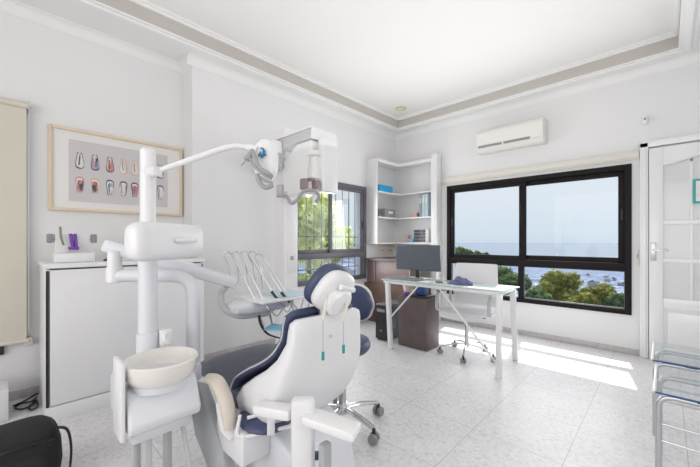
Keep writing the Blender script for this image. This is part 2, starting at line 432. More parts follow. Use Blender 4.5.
def arch(x):
    u = (x - gx[0][0]) / (gx[2][1] - gx[0][0]); return 1.925 + .055 * (1 - math.cos(2 * PI * u)) / 2 ** .9
N_ = 24
ptsA = [Vector((gx[0][0] + (gx[2][1] - gx[0][0]) * k / N_, YD0, 0)) for k in range(N_ + 1)]
poly = [Vector((p.x, YD0, arch(p.x))) for p in ptsA] + [Vector((gx[2][1], YD0, DZ1)), Vector((gx[0][0], YD0, DZ1))]
prism(bm, poly, (0, YD1 - YD0, 0))
tube(bm, [Vector((p.x, YD0, arch(p.x))) for p in ptsA], .007, 6, 1)
# raised lower panel
box(bm, (gx[0][0], YD0 + .02, .14), (gx[2][1], YD1, .52)); box(bm, (gx[0][0] + .03, YD0 + .008, .17), (gx[2][1] - .03, YD0 + .022, .49), .01)
leaf = finish('door_leaf', bm, 'white', dr)
for c_, (a, b_) in enumerate(gx):
    for zz0, zz1 in rows:
        bm = B(); box(bm, (a - .004, YD0 + .016, zz0 - .003), (b_ + .004, YD0 + .020, (zz1 + .003) if zz1 else 1.99)); finish('glass_pane', bm, 'doorglass', leaf)
bm = B(); box(bm, (-.103, YD0 - .008, .985), (-.062, YD0, 1.165), .012, 3); hp = finish('handle_plate', bm, 'steel', leaf)
bm = B(); tube(bm, roundpath([(-.083, YD0 - .006, 1.095), (-.083, YD0 - .05, 1.095), (.025, YD0 - .052, 1.09)], .015), .008, 8, 1); finish('door_handle', bm, 'chrome', leaf)

# ------------------------------------------------------------------ outside: slope, sea, trees, houses
m, n, l = newmat('sea_water'); b = n['Principled BSDF']; b.inputs['Base Color'].default_value = (.125, .155, .20, 1); b.inputs['Roughness'].default_value = .75; b.inputs['Specular IOR Level'].default_value = .15
M['sea'] = m
bm = B(); bmesh.ops.create_grid(bm, x_segments=1, y_segments=1, size=40000); bmesh.ops.translate(bm, vec=(0, 20000, -300), verts=bm.verts)
o = finish('sea', bm, 'sea', None, 0); o['kind'] = 'stuff'; tag(o, 'pale blue sea stretching to the horizon beyond the black window', 'sea')
m, n, l = newmat('hillside'); b = n['Principled BSDF']; b.inputs['Roughness'].default_value = 1; b.inputs['Specular IOR Level'].default_value = 0
tcn = n.new('ShaderNodeTexCoord'); nz = n.new('ShaderNodeTexNoise'); nz.inputs['Scale'].default_value = .05; nz.inputs['Detail'].default_value = 10; nz.inputs['Roughness'].default_value = .75
l.new(tcn.outputs['Object'], nz.inputs[0]); rp = n.new('ShaderNodeValToRGB'); l.new(nz.outputs[0], rp.inputs[0]); l.new(rp.outputs[0], b.inputs['Base Color'])
rp.color_ramp.elements[0].position = .38; rp.color_ramp.elements[0].color = (.05, .09, .11, 1); rp.color_ramp.elements[1].position = .66; rp.color_ramp.elements[1].color = (.40, .42, .50, 1)
x = rp.color_ramp.elements.new(.5); x.color = (.13, .16, .24, 1)
M['hill'] = m
def ground_z(x, y):
    # slope falls away from the house; a shoulder of hill rises towards the left
    d = math.hypot(x, y)
    z = -3.0 - max(0, d - 6) * .19
    if d > 120: z = -3 - 114 * .19 - (d - 120) * .064
    ang = math.degrees(math.atan2(x, y))
    if ang < -17 and d < 400: z += (min(-17 - ang, 14)) * d * .0085
    if x < -4 and d < 30: z = max(z, -3.0)
    return z + 3 * noise.noise(Vector((x * .01, y * .01, 0))) * min(1, d / 80)
bm = B(); rings = []
radii = [6, 10, 16, 25, 40, 60, 90, 130, 190, 280, 420, 620, 900, 1300, 1900, 2700, 4000]
vs_ = {}
for i, r in enumerate(radii):
    for k in range(61):
        a = R(-110 + k * 2.6); X_, Y_ = math.sin(a) * r, math.cos(a) * r
        vs_[i, k] = bm.verts.new((X_, Y_, ground_z(X_, Y_)))
for i in range(len(radii) - 1):
    for k in range(60): bm.faces.new((vs_[i, k], vs_[i, k + 1], vs_[i + 1, k + 1], vs_[i + 1, k]))
o = finish('hillside_ground', bm, 'hill', None, 60); o['kind'] = 'structure'

def foliage_mat(name, c0, c1):
    m, n, l = newmat(name); b = n['Principled BSDF']; b.inputs['Roughness'].default_value = .8; b.inputs['Specular IOR Level'].default_value = .1
    oi = n.new('ShaderNodeTexCoord'); nz = n.new('ShaderNodeTexNoise'); nz.inputs['Scale'].default_value = 3.5; l.new(oi.outputs['Object'], nz.inputs[0])
    rp = n.new('ShaderNodeValToRGB'); rp.color_ramp.elements[0].position = .35; rp.color_ramp.elements[1].position = .65
    rp.color_ramp.elements[0].color = (*c0, 1); rp.color_ramp.elements[1].color = (*c1, 1)
    l.new(nz.outputs[0], rp.inputs[0]); l.new(rp.outputs[0], b.inputs['Base Color'])
    tr = n.new('ShaderNodeBsdfTranslucent'); l.new(rp.outputs[0], tr.inputs[0]); mi = n.new('ShaderNodeMixShader'); mi.inputs[0].default_value = .45
    l.new(b.outputs[0], mi.inputs[1]); l.new(tr.outputs[0], mi.inputs[2]); l.new(mi.outputs[0], n['Material Output'].inputs[0])
    return m
M['leaf_olive'] = foliage_mat('olive_foliage', (.13, .15, .035), (.38, .36, .10))
M['leaf_green'] = foliage_mat('green_foliage', (.06, .11, .05), (.22, .29, .12))
M['leaf_bright'] = foliage_mat('bright_foliage', (.50, .56, .16), (.88, .90, .50))
M['bark'] = mat('tree_bark', (.16, .12, .09), .9, var=.2)
def tree(name, label, c, r, zbase, leaf, nl=1500, ls=.16, group=None, squash=.8, core=True):
    c = Vector(c); t = thing(name, label, 'tree', (c.x, c.y, zbase), group)
    bm = B(); tube(bm, [(c.x, c.y, zbase - .5), (c.x + r * .06, c.y, (zbase + c.z) / 2), (c.x, c.y, c.z + r * .3)], [r * .09, r * .04], 7, 3); finish('trunk', bm, 'bark', t)
    bm = B(); lobes = []
    for k in range(11):
        d = Vector((random.gauss(0, 1), random.gauss(0, 1), random.gauss(0, .8))).normalized() * r * random.uniform(.35, .62)
        d.z *= squash; lobes.append((c + d, r * random.uniform(.32, .5)))
    for k in range(nl):
        lc, lr = random.choice(lobes)
        d = Vector((random.gauss(0, 1), random.gauss(0, 1), random.gauss(0, 1))).normalized()
        p = lc + d * lr * random.uniform(.75, 1.05)
        u = Vector((random.gauss(0, 1), random.gauss(0, 1), random.gauss(0, 1))).cross(d).normalized(); v = (u.cross(d) + d * random.uniform(-.5, .5)).normalized()
        s = ls * random.uniform(.6, 1.3)
        bm.faces.new([bm.verts.new(p + u * s * .5), bm.verts.new(p + v * s * .8), bm.verts.new(p - u * s * .5), bm.verts.new(p - v * s * .8)])
    if core:
        for lc, lr in lobes: ellipsoid(bm, lc, (lr * .82,) * 3, u=10, v=7)
    me_name = finish('foliage', bm, leaf, t, 0)
    return t
# trees seen through the low right pane
specs = [(563, 288, 24, 2.1, 'leaf_olive', 'olive green tree filling the middle of the low right window pane'),
         (541, 298, 21, 1.15, 'leaf_green', 'dark green bush at the left end of the low right window pane'),
         (596, 295, 25, 1.45, 'leaf_olive', 'rounded yellow-green tree near the right end of the low window pane'),
         (620, 304, 22, .9, 'leaf_green', 'small green treetop in the lower right corner of the window'),
         (583, 302, 17, .75, 'leaf_olive', 'low yellowish treetop between the two larger olive trees'),
         (512, 282, 30, 1.9, 'leaf_green', 'grey-green tree behind the white office chair back'),
         (499, 276, 34, 1.5, 'leaf_green', 'small grey-green tree just right of the chair back, outside')]
for px, py, t_, r, lf, lab in specs:
    c = PT(px, py, t_); tree('tree', lab, c, r, ground_z(c.x, c.y), lf, 2600, .15)
# wooded shoulder beyond the upper left pane
k = 0
for px, py, t_, r in ((452, 251, 70, 1.7), (459, 251.5, 80, 1.7), (464.5, 252.5, 90, 1.8), (469.5, 253.5, 72, 1.2), (475, 254.5, 84, 1.5), (480.5, 256, 93, 1.6), (486.5, 257, 75, 1.1), (492, 258, 86, 1.0)):
    c = PT(px, py, t_)
    t = tree('hillside_tree', 'one of the small dark green trees on the hill beyond the upper left pane', c, r, ground_z(c.x, c.y), 'leaf_green', 700, .42, 'trees on the distant hill')
# garden outside the barred window
for k, (x, y, z, r, lab) in enumerate(((-6.7, 5.45, 1.75, 1.0, 'bright green tree outside, seen through the left half of the barred window'),
                                       (-5.9, 5.0, -.15, .85, 'bright green shrub low outside the barred window'),
                                       (-9.6, 8.3, 1.1, 1.5, 'sunlit green tree farther out beyond the barred window'),
                                       (-6.2, 6.3, -1.0, .9, 'green bush behind the lower right pane of the barred window'))):
    tree('garden_tree', lab, (x, y, z), r, -3, 'leaf_bright', 3600, .13, core=False)
# scattered houses of the town
M['house'] = mat('pale_render', (.36, .37, .42), .9); M['roof'] = mat('tile_roof', (.20, .18, .20), .9)
ht = thing('house', 'one of the tiny pale houses in the valley seen through the low window pane', 'house', (0, 0, 0), 'houses in the valley')
bm = B(); box(bm, (-5, -4, -3), (5, 4, 6)); finish('walls', bm, 'house', ht, 0)
bm = B(); prism(bm, [(-5.6, -4.6, 5.9), (-5.6, 4.6, 5.9), (-5.6, 0, 8.2)], (11.2, 0, 0)); finish('roof', bm, 'roof', ht, 0)
hs = []
for k in range(34):
    d = random.uniform(260, 900); a = R(random.uniform(-14, -1)); q_ = (math.sin(a) * d, math.cos(a) * d)
    if all(math.hypot(q_[0] - h_[0], q_[1] - h_[1]) > 16 for h_ in hs): hs.append(q_)
for k, (x, y) in enumerate(hs):
    o = ht if k == 0 else dup(ht); o.location = (x, y, ground_z(x, y) + 1); o.rotation_euler.z = random.uniform(0, 3); s = random.uniform(.35, .65); o.scale = (s, s, s)

exec_order = 1
# ------------------------------------------------------------------ wall things
# air conditioner
A0 = Vector((-1.80, 4.50, 2.33)); t = thing('air_conditioner', 'white split air conditioner unit high on the wall above the black window', 'air conditioner', (-1.42, 4.5, 2.33))
bm = B()
prof = [(4.498, 2.345), (4.36, 2.335), (4.315, 2.37), (4.30, 2.43), (4.30, 2.58), (4.318, 2.612), (4.36, 2.625), (4.498, 2.625)]
prism(bm, [(-1.80, y, z) for y, z in prof], (.78, 0, 0), .006)
finish('housing', bm, 'acwhite', t)
bm = B(); box(bm, (-1.775, 4.292, 2.391), (-1.16, 4.302, 2.420), .002); finish('air_outlet', bm, 'midgrey', t)
bm = B(); box(bm, (-1.775, 4.288, 2.380), (-1.045, 4.300, 2.389), .002); box(bm, (-1.475, 4.286, 2.385), (-1.455, 4.299, 2.424), .002); finish('louvre', bm, 'acwhite', t)
bm = B(); box(bm, (-1.14, 4.295, 2.398), (-1.05, 4.301, 2.422), .002); finish('display_panel', bm, 'white', t)
# motion sensor by the door
p = atY(645, 121, 4.5); t = thing('motion_sensor', 'small white alarm sensor high on the wall left of the door', 'sensor', p)
bm = B(); obox(bm, (p.x, 4.478, p.z), (.045, .044, .085), None, .012, 3); finish('sensor_body', bm, 'plastic', t)
bm = B(); ellipsoid(bm, (p.x, 4.456, p.z + .01), (.01, .006, .012)); finish('lens', bm, 'midgrey', t)
# shutter strap guide by the window
p = atY(642, 258, 4.5); t = thing('shutter_strap_box', 'small white shutter strap plate between the black window and the door', 'strap box', (-.205, 4.5, 1.0))
bm = B(); box(bm, (-.216, 4.488, .93), (-.194, 4.4995, 1.09), .003); finish('cover_plate', bm, 'creamp', t)
bm = B(); box(bm, (-.209, 4.485, 1.0), (-.201, 4.489, 1.05), .001); finish('slot', bm, 'midgrey', t)
# picture
t = thing('framed_picture', 'framed print of coloured teeth in two rows, in a light wood frame', 'picture', (XREC, .73, 1.42))
Y0, Y1, Z0, Z1 = .235, 1.222, 1.425, 2.095; xf = XREC + .001
bm = B(); d1 = xf + .03
for lo, hi in (((xf, Y0, Z0), (d1, Y0 + .022, Z1)), ((xf, Y1 - .022, Z0), (d1, Y1, Z1)), ((xf, Y0 + .022, Z0), (d1, Y1 - .022, Z0 + .022)), ((xf, Y0 + .022, Z1 - .022), (d1, Y1 - .022, Z1))): box(bm, lo, hi, .002)
finish('frame', bm, 'tan', t)
bm = B(); box(bm, (xf, Y0 + .02, Z0 + .02), (xf + .014, Y1 - .02, Z1 - .02)); finish('mat_board', bm, 'paper', t)
bm = B(); box(bm, (xf + .014, .36, 1.505), (xf + .017, 1.09, 2.005), mi=6)
cols = ['t_dark', 't_red', 't_blue', 't_orange', 't_white', 't_pink', 'print']
def tooth(bm, yc, zc, s, flip, mi, kk):
    def pt(a, b_): return (xf + .0172 + kk * .0012, yc + a * s * .95, zc + b_ * s * 1.12 * flip)
    out = [(-.42, -1), (-.1, -1.1), (.25, -1.05), (.5, -.8), (.5, -.3), (.36, .3), (.24, .9), (.1, 1.0), (.04, .5), (-.02, .1), (-.12, .5), (-.2, 1.0), (-.34, .95), (-.42, .3), (-.55, -.4), (-.52, -.8)]
    prism(bm, [pt(a, b_) for a, b_ in out], (.001, 0, 0), 0, mi)
xs = [80, 95.3, 110.3, 123.7, 135, 148, 160.6]
pal = [[(0, 4), (0, 2, 5), (0, 1), (3, 4), (3, 4), (3, 0), (0, 4)], [(5, 1, 0), (3, 1, 0), (0, 2, 4), (0, 4), (0, 5), (0, 1), (0, 4)]]
for ri, pyv in enumerate((161, 188.5)):
    for ci, px in enumerate(xs):
        q = atX(px, pyv, XREC + .02); yc = q.y; zc = 1.845 if ri == 0 else 1.64
        cl = pal[ri][ci]
        for kk, mi in enumerate(cl):
            tooth(bm, yc + .004 * kk * (-1) ** ci, zc - .01 * kk, .058 * (1 - .27 * kk), 1 if ri == 0 else -1, mi, kk)
            if kk == 0: tooth(bm, yc, zc, .058 * .82, 1 if ri == 0 else -1, 4, .4)
        for q_ in range(3):
            yy = yc + random.uniform(-.018, .018); tube(bm, [(xf + .0215, yy, zc - .04), (xf + .0215, yy + random.uniform(-.01, .01), zc + .04)], .0018, 4, 1, random.choice((0, cl[-1])))
finish('print', bm, cols, t, 0)
# roller blind
t = thing('roller_blind', 'cream roller blind hanging at the far left wall', 'blind', (XREC, -.2, 2.2))
bm = B(); box(bm, (XREC + .045, -.9, .445), (XREC + .049, .115, 2.19)); finish('cloth', bm, 'cream', t)
bm = B(); tube(bm, [(XREC + .047, -.9, 2.19), (XREC + .047, .125, 2.19)], .024, 12, 1); finish('roller', bm, 'cream', t)
bm = B(); box(bm, (XREC + .001, .125, 2.15), (XREC + .075, .131, 2.225), .002); tube(bm, [(XREC + .047, .131, 2.185), (XREC + .047, .139, 2.185)], .009, 8, 1); finish('bracket', bm, 'lightgrey', t)
bm = B(); tube(bm, [(XREC + .055, .128, 2.17), (XREC + .055, .126, 1.2), (XREC + .055, .128, .50)], .0022, 5, 3); finish('pull_chain', bm, 'creamp', t)
bm = B(); box(bm, (XREC + .038, -.9, .425), (XREC + .056, .128, .45), .004); finish('bottom_bar', bm, 'creamp', t)
bm = B(); box(bm, (XREC + .0005, .10, .40), (XREC + .04, .15, .455), .008); finish('chain_holder', bm, 'creamp', t)
bm = B(); box(bm, (XREC + .001, -.12, .355), (XREC + .03, -.0, .412), .004); tag(finish('socket_box', bm, 'dark'), 'small dark socket box on the wall below the cream blind', 'socket')
# white box and cables on the floor, far left
bm = B(); box(bm, (-3.38, -.16, 0), (-3.12, .02, .205), .006); tag(finish('storage_box', bm, 'cab'), 'small white box on the floor below the cream blind', 'box')
bm = B()
def fl(px, py, z=.012): p = atZ(px, py, z); p.x = max(p.x, XREC + .03); return p
tube(bm, [fl(13, 406), fl(18, 404), fl(26, 400), fl(33, 396), fl(36, 394), fl(38, 393)], .006, 6)
tube(bm, [fl(14, 406, .024), fl(20, 403, .022), fl(30, 402, .02), fl(37, 400, .02), fl(33, 405, .02), fl(22, 409), fl(15, 408), fl(20, 404), fl(30, 402, .03), fl(37, 397, .03)], .006, 6)
tube(bm, [fl(29, 408), fl(31, 404), fl(37, 402), fl(37, 407), fl(31, 410), fl(29, 408)], .006, 6)
o = tag(finish('black_cables', bm, 'dark'), 'coiled black cables on the floor left of the white cabinet', 'cable')

# ------------------------------------------------------------------ low white cabinet and the things on it
t = thing('cabinet', 'low white cabinet with large plain doors under the tooth picture', 'cabinet', (-3.18, .69, 0))
XF = -2.885; ZT = 1.03
bm = B(); box(bm, (-3.455, .185, .0), (XF - .02, .205, 1.0), .002); box(bm, (-3.455, 1.175, 0), (XF - .02, 1.195, 1.0), .002)
box(bm, (-3.455, .205, .0), (-3.44, 1.175, 1.0)); box(bm, (-3.44, .205, .09), (XF - .02, 1.175, .11)); box(bm, (XF - .04, .185, 0), (XF, 1.195, .095), .002)
finish('body', bm, 'cab', t)
bm = B(); box(bm, (-3.46, .175, 1.0), (XF + .012, 1.20, ZT), .004); finish('countertop', bm, 'cab', t)
bm = B(); box(bm, (XF - .018, .205, .105), (XF, 1.192, .99), .003); dd = finish('door', bm, 'cab', t)
bm = B(); box(bm, (XF - .012, .185, .10), (XF - .004, .2, .985)); finish('dark_gap', bm, 'dark', t)
bm = B(); box(bm, (XF, 1.17, .945), (XF + .012, 1.182, .985), .003); finish('latch', bm, 'midgrey', dd)
ZT += .001
# acrylic rack with purple tools
t = thing('instrument_stand', 'white stand with grey side knobs and a purple tool, on the cabinet', 'stand', (-3.1, .3, ZT))
bm = B(); box(bm, (-3.16, .235, ZT), (-2.98, .455, ZT + .065), .008); box(bm, (-3.16, .245, ZT + .06), (-3.12, .445, ZT + .20), .006)
finish('stand_body', bm, 'plastic', t)
for yy in (.222, .468):
    bm = B(); box(bm, (-3.15, yy - .018, ZT + .135), (-3.11, yy + .018, ZT + .20), .008); tube(bm, [(-3.13, yy, ZT + .16), (-3.13, .27 if yy < .3 else .42, ZT + .16)], .006, 6, 1); finish('knob', bm, 'midgrey', t)
bm = B(); tube(bm, [(-3.10, .33, ZT + .20), (-3.08, .34, ZT + .10)], .011, 8, 1); tube(bm, [(-3.10, .355, ZT + .20), (-3.08, .36, ZT + .10)], .011, 8, 1); box(bm, (-3.10, .315, ZT + .085), (-3.06, .375, ZT + .108), .006)
finish('clamp', bm, 'purple', t)
bm = B(); tube(bm, [(-3.11, .275, ZT + .25), (-3.10, .278, ZT + .18), (-3.08, .29, ZT + .12)], .007, 7, 4); finish('probe', bm, 'green', t)
bm = B(); box(bm, (-3.12, .54, ZT), (-2.96, .70, ZT + .05), .004); box(bm, (-3.11, .55, ZT + .05), (-2.97, .69, ZT + .085), .004)
tag(finish('carton', bm, 'creamp'), 'small cream cartons on the cabinet beside the instrument stand', 'box')
bm = B(); tube(bm, [(-2.95, .50, ZT + .01), (-2.93, .52, ZT + .02), (-2.94, .555, ZT + .05)], .006, 6, 4); tube(bm, [(-2.95, .50, ZT + .01), (-2.93, .54, ZT + .008)], .006, 6, 1)
tag(finish('tweezers', bm, 'dark'), 'black tweezers lying by the cream cartons on the cabinet', 'tool')
bm = B(); lathe(bm, [(.024, 0), (.026, .035), (.018, .045), (.004, .048)], (-2.98, .80, ZT), 18); tag(finish('red_cap', bm, 'red'), 'small red capped pot on the cabinet behind the white pole', 'pot')
bm = B(); lathe(bm, [(.032, 0), (.036, .10), (.034, .105)], (-3.06, .74, ZT), 20); tag(finish('cup', bm, 'plastic'), 'white plastic cup on the cabinet behind the red pot', 'cup')
for k, (y, h_, lab) in enumerate(((.90, .06, 'flat white paper box on the right end of the cabinet'), (1.06, .045, 'thin white box at the far right end of the cabinet'))):
    bm = B(); box(bm, (-3.2, y, ZT), (-2.97, y + .12, ZT + h_), .004); tag(finish('paper_box', bm, 'paper'), lab, 'box')

# ------------------------------------------------------------------ corner shelving
t = thing('corner_shelf', 'white built-in open shelving in the corner left of the black window', 'shelf', (-3.0, 4.4, 0))
LX, LY = XL + .20, 4.35                # fronts of the two wings
SZ = [1.135, 1.525, 1.905]; TOPZ = 2.36
bm = B()
def Lpoly(z): return [(XL + .001, 3.81, z), (LX, 3.83, z), (LX, LY - .06, z), (LX + .02, LY - .02, z), (LX + .06, LY, z), (-2.50, LY, z), (-2.50, YB - .001, z), (XL + .001, YB - .001, z)]
for z in SZ: 
    b2 = B(); prism(b2, Lpoly(z), (0, 0, .022)); finish('shelf_board', b2, 'white', t, 30)
prism(bm, Lpoly(TOPZ), (0, 0, .045)); finish('top_board', bm, 'white', t, 30)
bm = B(); box(bm, (XL + .001, 3.795, SZ[0]), (LX, 3.81, TOPZ + .045), .002); finish('side_panel', bm, 'white', t)
bm = B(); box(bm, (-2.50, LY - .005, 0), (-2.405, YB - .013, TOPZ + .10), .003); finish('end_panel', bm, 'white', t)
s1, s2, s3 = [z + .0225 for z in SZ]
bm = B(); box(bm, (XL + .03, 3.86, s3), (LX - .005, 4.20, s3 + .10), .015, 3); tag(finish('case', bm, 'cyan'), 'bright blue case on the top shelf in the corner', 'case')
t = thing('label_printer', 'dark grey machine with a white label on the middle shelf', 'printer', (-3.15, 4.1, s2))
bm = B(); box(bm, (XL + .03, 4.00, s2), (LX - .005, 4.27, s2 + .13), .018, 3); finish('printer_body', bm, 'midgrey', t)
bm = B(); box(bm, (LX - .006, 4.08, s2 + .055), (LX - .002, 4.19, s2 + .09), .001); finish('label_plate', bm, 'plastic', t)
bm = B(); box(bm, (XL + .05, 3.87, s2), (LX - .03, 3.93, s2 + .035), .004); tag(finish('grey_pad', bm, 'midgrey'), 'tiny grey pad at the left end of the middle shelf', 'pad')
for k, (x, w_, h_, mm, lab) in enumerate(((-2.70, .045, .34, 'binder', 'blue-grey binder, left one in the row at the right of the middle shelf'), (-2.654, .05, .33, 'paleg', 'pale binder in the middle of the row on the middle shelf'), (-2.603, .05, .34, 'paleblue', 'pale blue binder nearest the right end panel of the shelving'))):
    b_ = thing('binder', lab, 'binder', (x + w_ / 2, 4.4, s2), None)
    bm = B(); box(bm, (x, LY + .004, s2 + .0005), (x + w_ - .003, YB - .02, s2 + h_), .003); finish('cover', bm, mm, b_)
    bm = B(); box(bm, (x + .01, LY + .001, s2 + .2), (x + w_ - .013, LY + .005, s2 + .28)); finish('spine_label', bm, 'paper', b_)
bm = B(); box(bm, (-2.86, LY + .02, s2), (-2.76, YB - .03, s2 + .07), .01); tag(finish('pink_box', bm, 'pink'), 'small pink box beside the binders on the middle shelf', 'box')
t = thing('drawer_organizer', 'small white desktop organizer with dark grey drawers on the lowest shelf', 'drawer unit', (-2.68, 4.4, s1))
bm = B(); box(bm, (-2.80, LY + .01, s1), (-2.55, YB - .01, s1 + .20), .004); finish('case', bm, 'plastic', t)
for k in range(4):
    bm = B(); box(bm, (-2.795, LY + .0, s1 + .008 + k * .048), (-2.60, LY + .012, s1 + .051 + k * .048), .003); d_ = finish('drawer', bm, 'screen', t)
    bm = B(); box(bm, (-2.73, LY - .006, s1 + .022 + k * .048), (-2.66, LY + .001, s1 + .034 + k * .048), .002); finish('drawer_pull', bm, 'dark', d_)
bm = B(); box(bm, (-2.93, LY + .02, s1), (-2.83, YB - .03, s1 + .055), .01); tag(finish('light_blue_box', bm, 'lightblue'), 'small light blue box left of the drawer organizer', 'box')
bm = B(); box(bm, (-2.98, LY + .05, s1 + .0), (-2.94, YB - .03, s1 + .12), .006); tag(finish('pink_bottle', bm, 'pink'), 'small pink bottle left of the light blue box on the lowest shelf', 'bottle')
# socket plates on the left wall
M_sock = mat('beige_socket', (.82, .72, .60), .5)
for k, (y, lab) in enumerate(((4.08, 'beige square socket plate on the wall, the one nearer the barred window'), (4.28, 'beige square socket plate on the wall, the one nearer the corner'))):
    t = thing('wall_socket', lab, 'socket', (XL, y + .08, 1.0))
    bm = B(); box(bm, (XL + .0005, y, .965), (XL + .012, y + .165, 1.105), .004); finish('face_plate', bm, M_sock, t)
    bm = B(); [box(bm, (XL + .011, y + .05 + q * .05, 1.02), (XL + .014, y + .065 + q * .05, 1.04)) for q in range(2)]; finish('pin_holes', bm, 'dark', t)

# brown credenza under the shelves
t = thing('brown_cabinet', 'dark brown built-in cabinet with a raised counter in the corner behind the desk', 'cabinet', (-2.9, 4.1, 0))
bm = B(); box(bm, (XL + .001, 3.735, 0), (-2.52, 4.44, .56), .004); finish('lower_body', bm, 'brown', t)
bm = B(); box(bm, (XL + .001, 3.80, .56), (-2.52, 3.83, .90), .002); box(bm, (-3.12, 3.785, .56), (-3.10, 3.80, .90)); finish('raised_panel', bm, 'mauve', t)
bm = B(); box(bm, (XL + .0015, 3.735, .895), (-2.52, 4.33, .925), .003); finish('counter_board', bm, 'brown2', t)

# ------------------------------------------------------------------ desk
t = thing('desk', 'white metal desk with a pale glass top in front of the window', 'desk', (-1.7, 3.2, 0))
DZ = .752; fl_, fr_, br_, bl_ = Vector((-2.31, 2.93, DZ)), Vector((-1.00, 2.93, DZ)), Vector((-.985, 3.34, DZ)), Vector((-2.31, 3.34, DZ))
bm = B(); prism(bm, [v - Vector((0, 0, .01)) for v in (fl_, fr_, br_, bl_)], (0, 0, .012), .002); finish('tabletop', bm, 'deskglass', t)
bm = B(); zb = DZ - .012 - .016
bar(bm, (-2.285, 2.955, zb), (-1.03, 2.955, zb), .03, .03); bar(bm, (-2.285, 3.30, zb), (-1.03, 3.30, zb), .03, .03)
bar(bm, (-2.285, 2.955, zb), (-2.285, 3.30, zb), .03, .03); bar(bm, (-1.03, 2.955, zb), (-1.03, 3.30, zb), .03, .03)
finish('top_rails', bm, 'white', t)
for p, q in (((-2.175, 2.925, 0), (-2.24, 2.955, zb)), ((-2.2, 3.50, 0), (-2.26, 3.30, zb)), ((-1.037, 2.94, 0), (-1.035, 2.955, zb)), ((-1.072, 3.50, 0), (-1.035, 3.30, zb))):
    bm = B(); bar(bm, Vector(p), q, .05, .04, .003); finish('leg', bm, 'white', t)
bm = B(); tube(bm, [(-2.20, 2.945, .33), (-1.85, 2.96, .715)], .009, 8, 1); finish('diagonal_brace', bm, 'white', t)
bm = B(); tube(bm, [(-1.62, 2.97, .715), (-1.06, 2.975, .10)], .009, 8, 1); finish('diagonal_brace', bm, 'white', t)
DT = DZ + .0025
def onDesk(px, py, z=DT): return atZ(px, py, z)
# monitor
mc = PT(418, 270, 3.75)
MY = 3.22
pl = atY(396, 256, MY); pr = atY(440, 256, MY)
t = thing('computer_monitor', 'wide dark grey computer monitor on the white desk', 'monitor', (-2.02, MY, DT))
mx0, mx1 = pl.x, pr.x; mz0 = atY(418, 270.5, MY).z; mz1 = atY(418, 245, MY).z
bm = B(); box(bm, (mx0, MY, mz0), (mx1, MY + .03, mz1), .006); finish('casing', bm, 'screen', t)
bm = B(); box(bm, (mx0 + .008, MY - .002, mz0 + .014), (mx1 - .008, MY + .001, mz1 - .008)); finish('screen', bm, 'screen', t)
xc = (mx0 + mx1) / 2
bm = B(); box(bm, (xc - .03, MY + .015, DT + .01), (xc + .02, MY + .04, mz0 + .05), .004); finish('stand_neck', bm, 'dark', t)
bm = B(); box(bm, (xc - .13, MY - .06, DT), (xc + .13, MY + .10, DT + .01), .004); finish('stand_base', bm, 'lightgrey', t)
p = onDesk(408, 279.3)
t = thing('keyboard', 'dark grey keyboard on the desk in front of the monitor', 'keyboard', (-2.1, 3.05, DT))
bm = B(); box(bm, (-2.29, 3.00, DT), (-1.88, 3.13, DT + .018), .005); finish('keyboard_body', bm, 'midgrey', t)
bm = B()
for i in range(14):
    for j in range(4): box(bm, (-2.285 + i * .029, 3.012 + j * .028, DT + .018), (-2.285 + i * .029 + .024, 3.012 + j * .028 + .023, DT + .024))
finish('keys', bm, 'midgrey', t, 0)
bm = B(); ellipsoid(bm, (-1.66, 3.05, DT + .016), (.05, .03, .017)); tag(finish('computer_mouse', bm, 'midgrey'), 'small dark mouse on the desk between keyboard and cloth', 'mouse')
bm = B(); box(bm, (-1.82, 2.99, DT), (-1.62, 3.0, DT + .004)); 
bm.free()
bm = B(); box(bm, (-1.86, 2.96, DT), (-1.75, 3.10, DT + .004), .001); tag(finish('paper_pad', bm, 'paper'), 'small white notepad right of the keyboard', 'notepad')
# crumpled cloth
bm = B(); t2 = bmesh.new(); bmesh.ops.create_icosphere(t2, subdivisions=4, radius=1)
for v in t2.verts:
    d = v.co.copy(); k = 1 + .28 * noise.noise(d * 2.2) + .12 * noise.noise(d * 6)
    v.co = Vector((d.x * .115 * k, d.y * .075 * k, max(d.z, -.0) * .062 * k * (1.15 - .5 * abs(d.x))))
bmesh.ops.translate(t2, vec=(-1.46, 3.10, DT + .001), verts=t2.verts); merge(bm, t2)
tag(finish('crumpled_cloth', bm, 'violetcloth'), 'crumpled violet-blue cloth lying on the desk', 'cloth')
# pedestal
t = thing('desk_pedestal', 'dark brown drawer pedestal standing under the desk', 'pedestal', (-2.0, 3.25, 0))
bm = B(); box(bm, (-2.19, 3.10, .004), (-1.83, 3.36, .56), .004); finish('body', bm, 'brown2', t)
bm = B(); box(bm, (-2.19, 3.088, .02), (-1.832, 3.10, .55), .003); finish('front_panel', bm, 'brown2', t)
PZ = .561
bm = B(); box(bm, (-2.04, 3.11, PZ), (-1.84, 3.33, PZ + .018), .004); tag(finish('laptop', bm, 'dark'), 'flat black notebook computer on the brown pedestal', 'laptop')
bm = B(); box(bm, (-2.02, 3.17, PZ + .019), (-1.92, 3.29, PZ + .125), .006); tag(finish('blue_box', bm, 'blue'), 'blue box standing on the brown pedestal under the desk', 'box')
bm = B(); box(bm, (-2.18, 3.2, PZ), (-2.06, 3.33, PZ + .13), .006); tag(finish('tan_box', bm, 'tan'), 'tan cardboard box on the left of the brown pedestal', 'box')
bm = B(); ellipsoid(bm, (-2.11, 3.145, PZ + .022), (.055, .03, .022)); tag(finish('purple_pouch', bm, 'purple'), 'small purple pouch in front of the tan box on the pedestal', 'pouch')
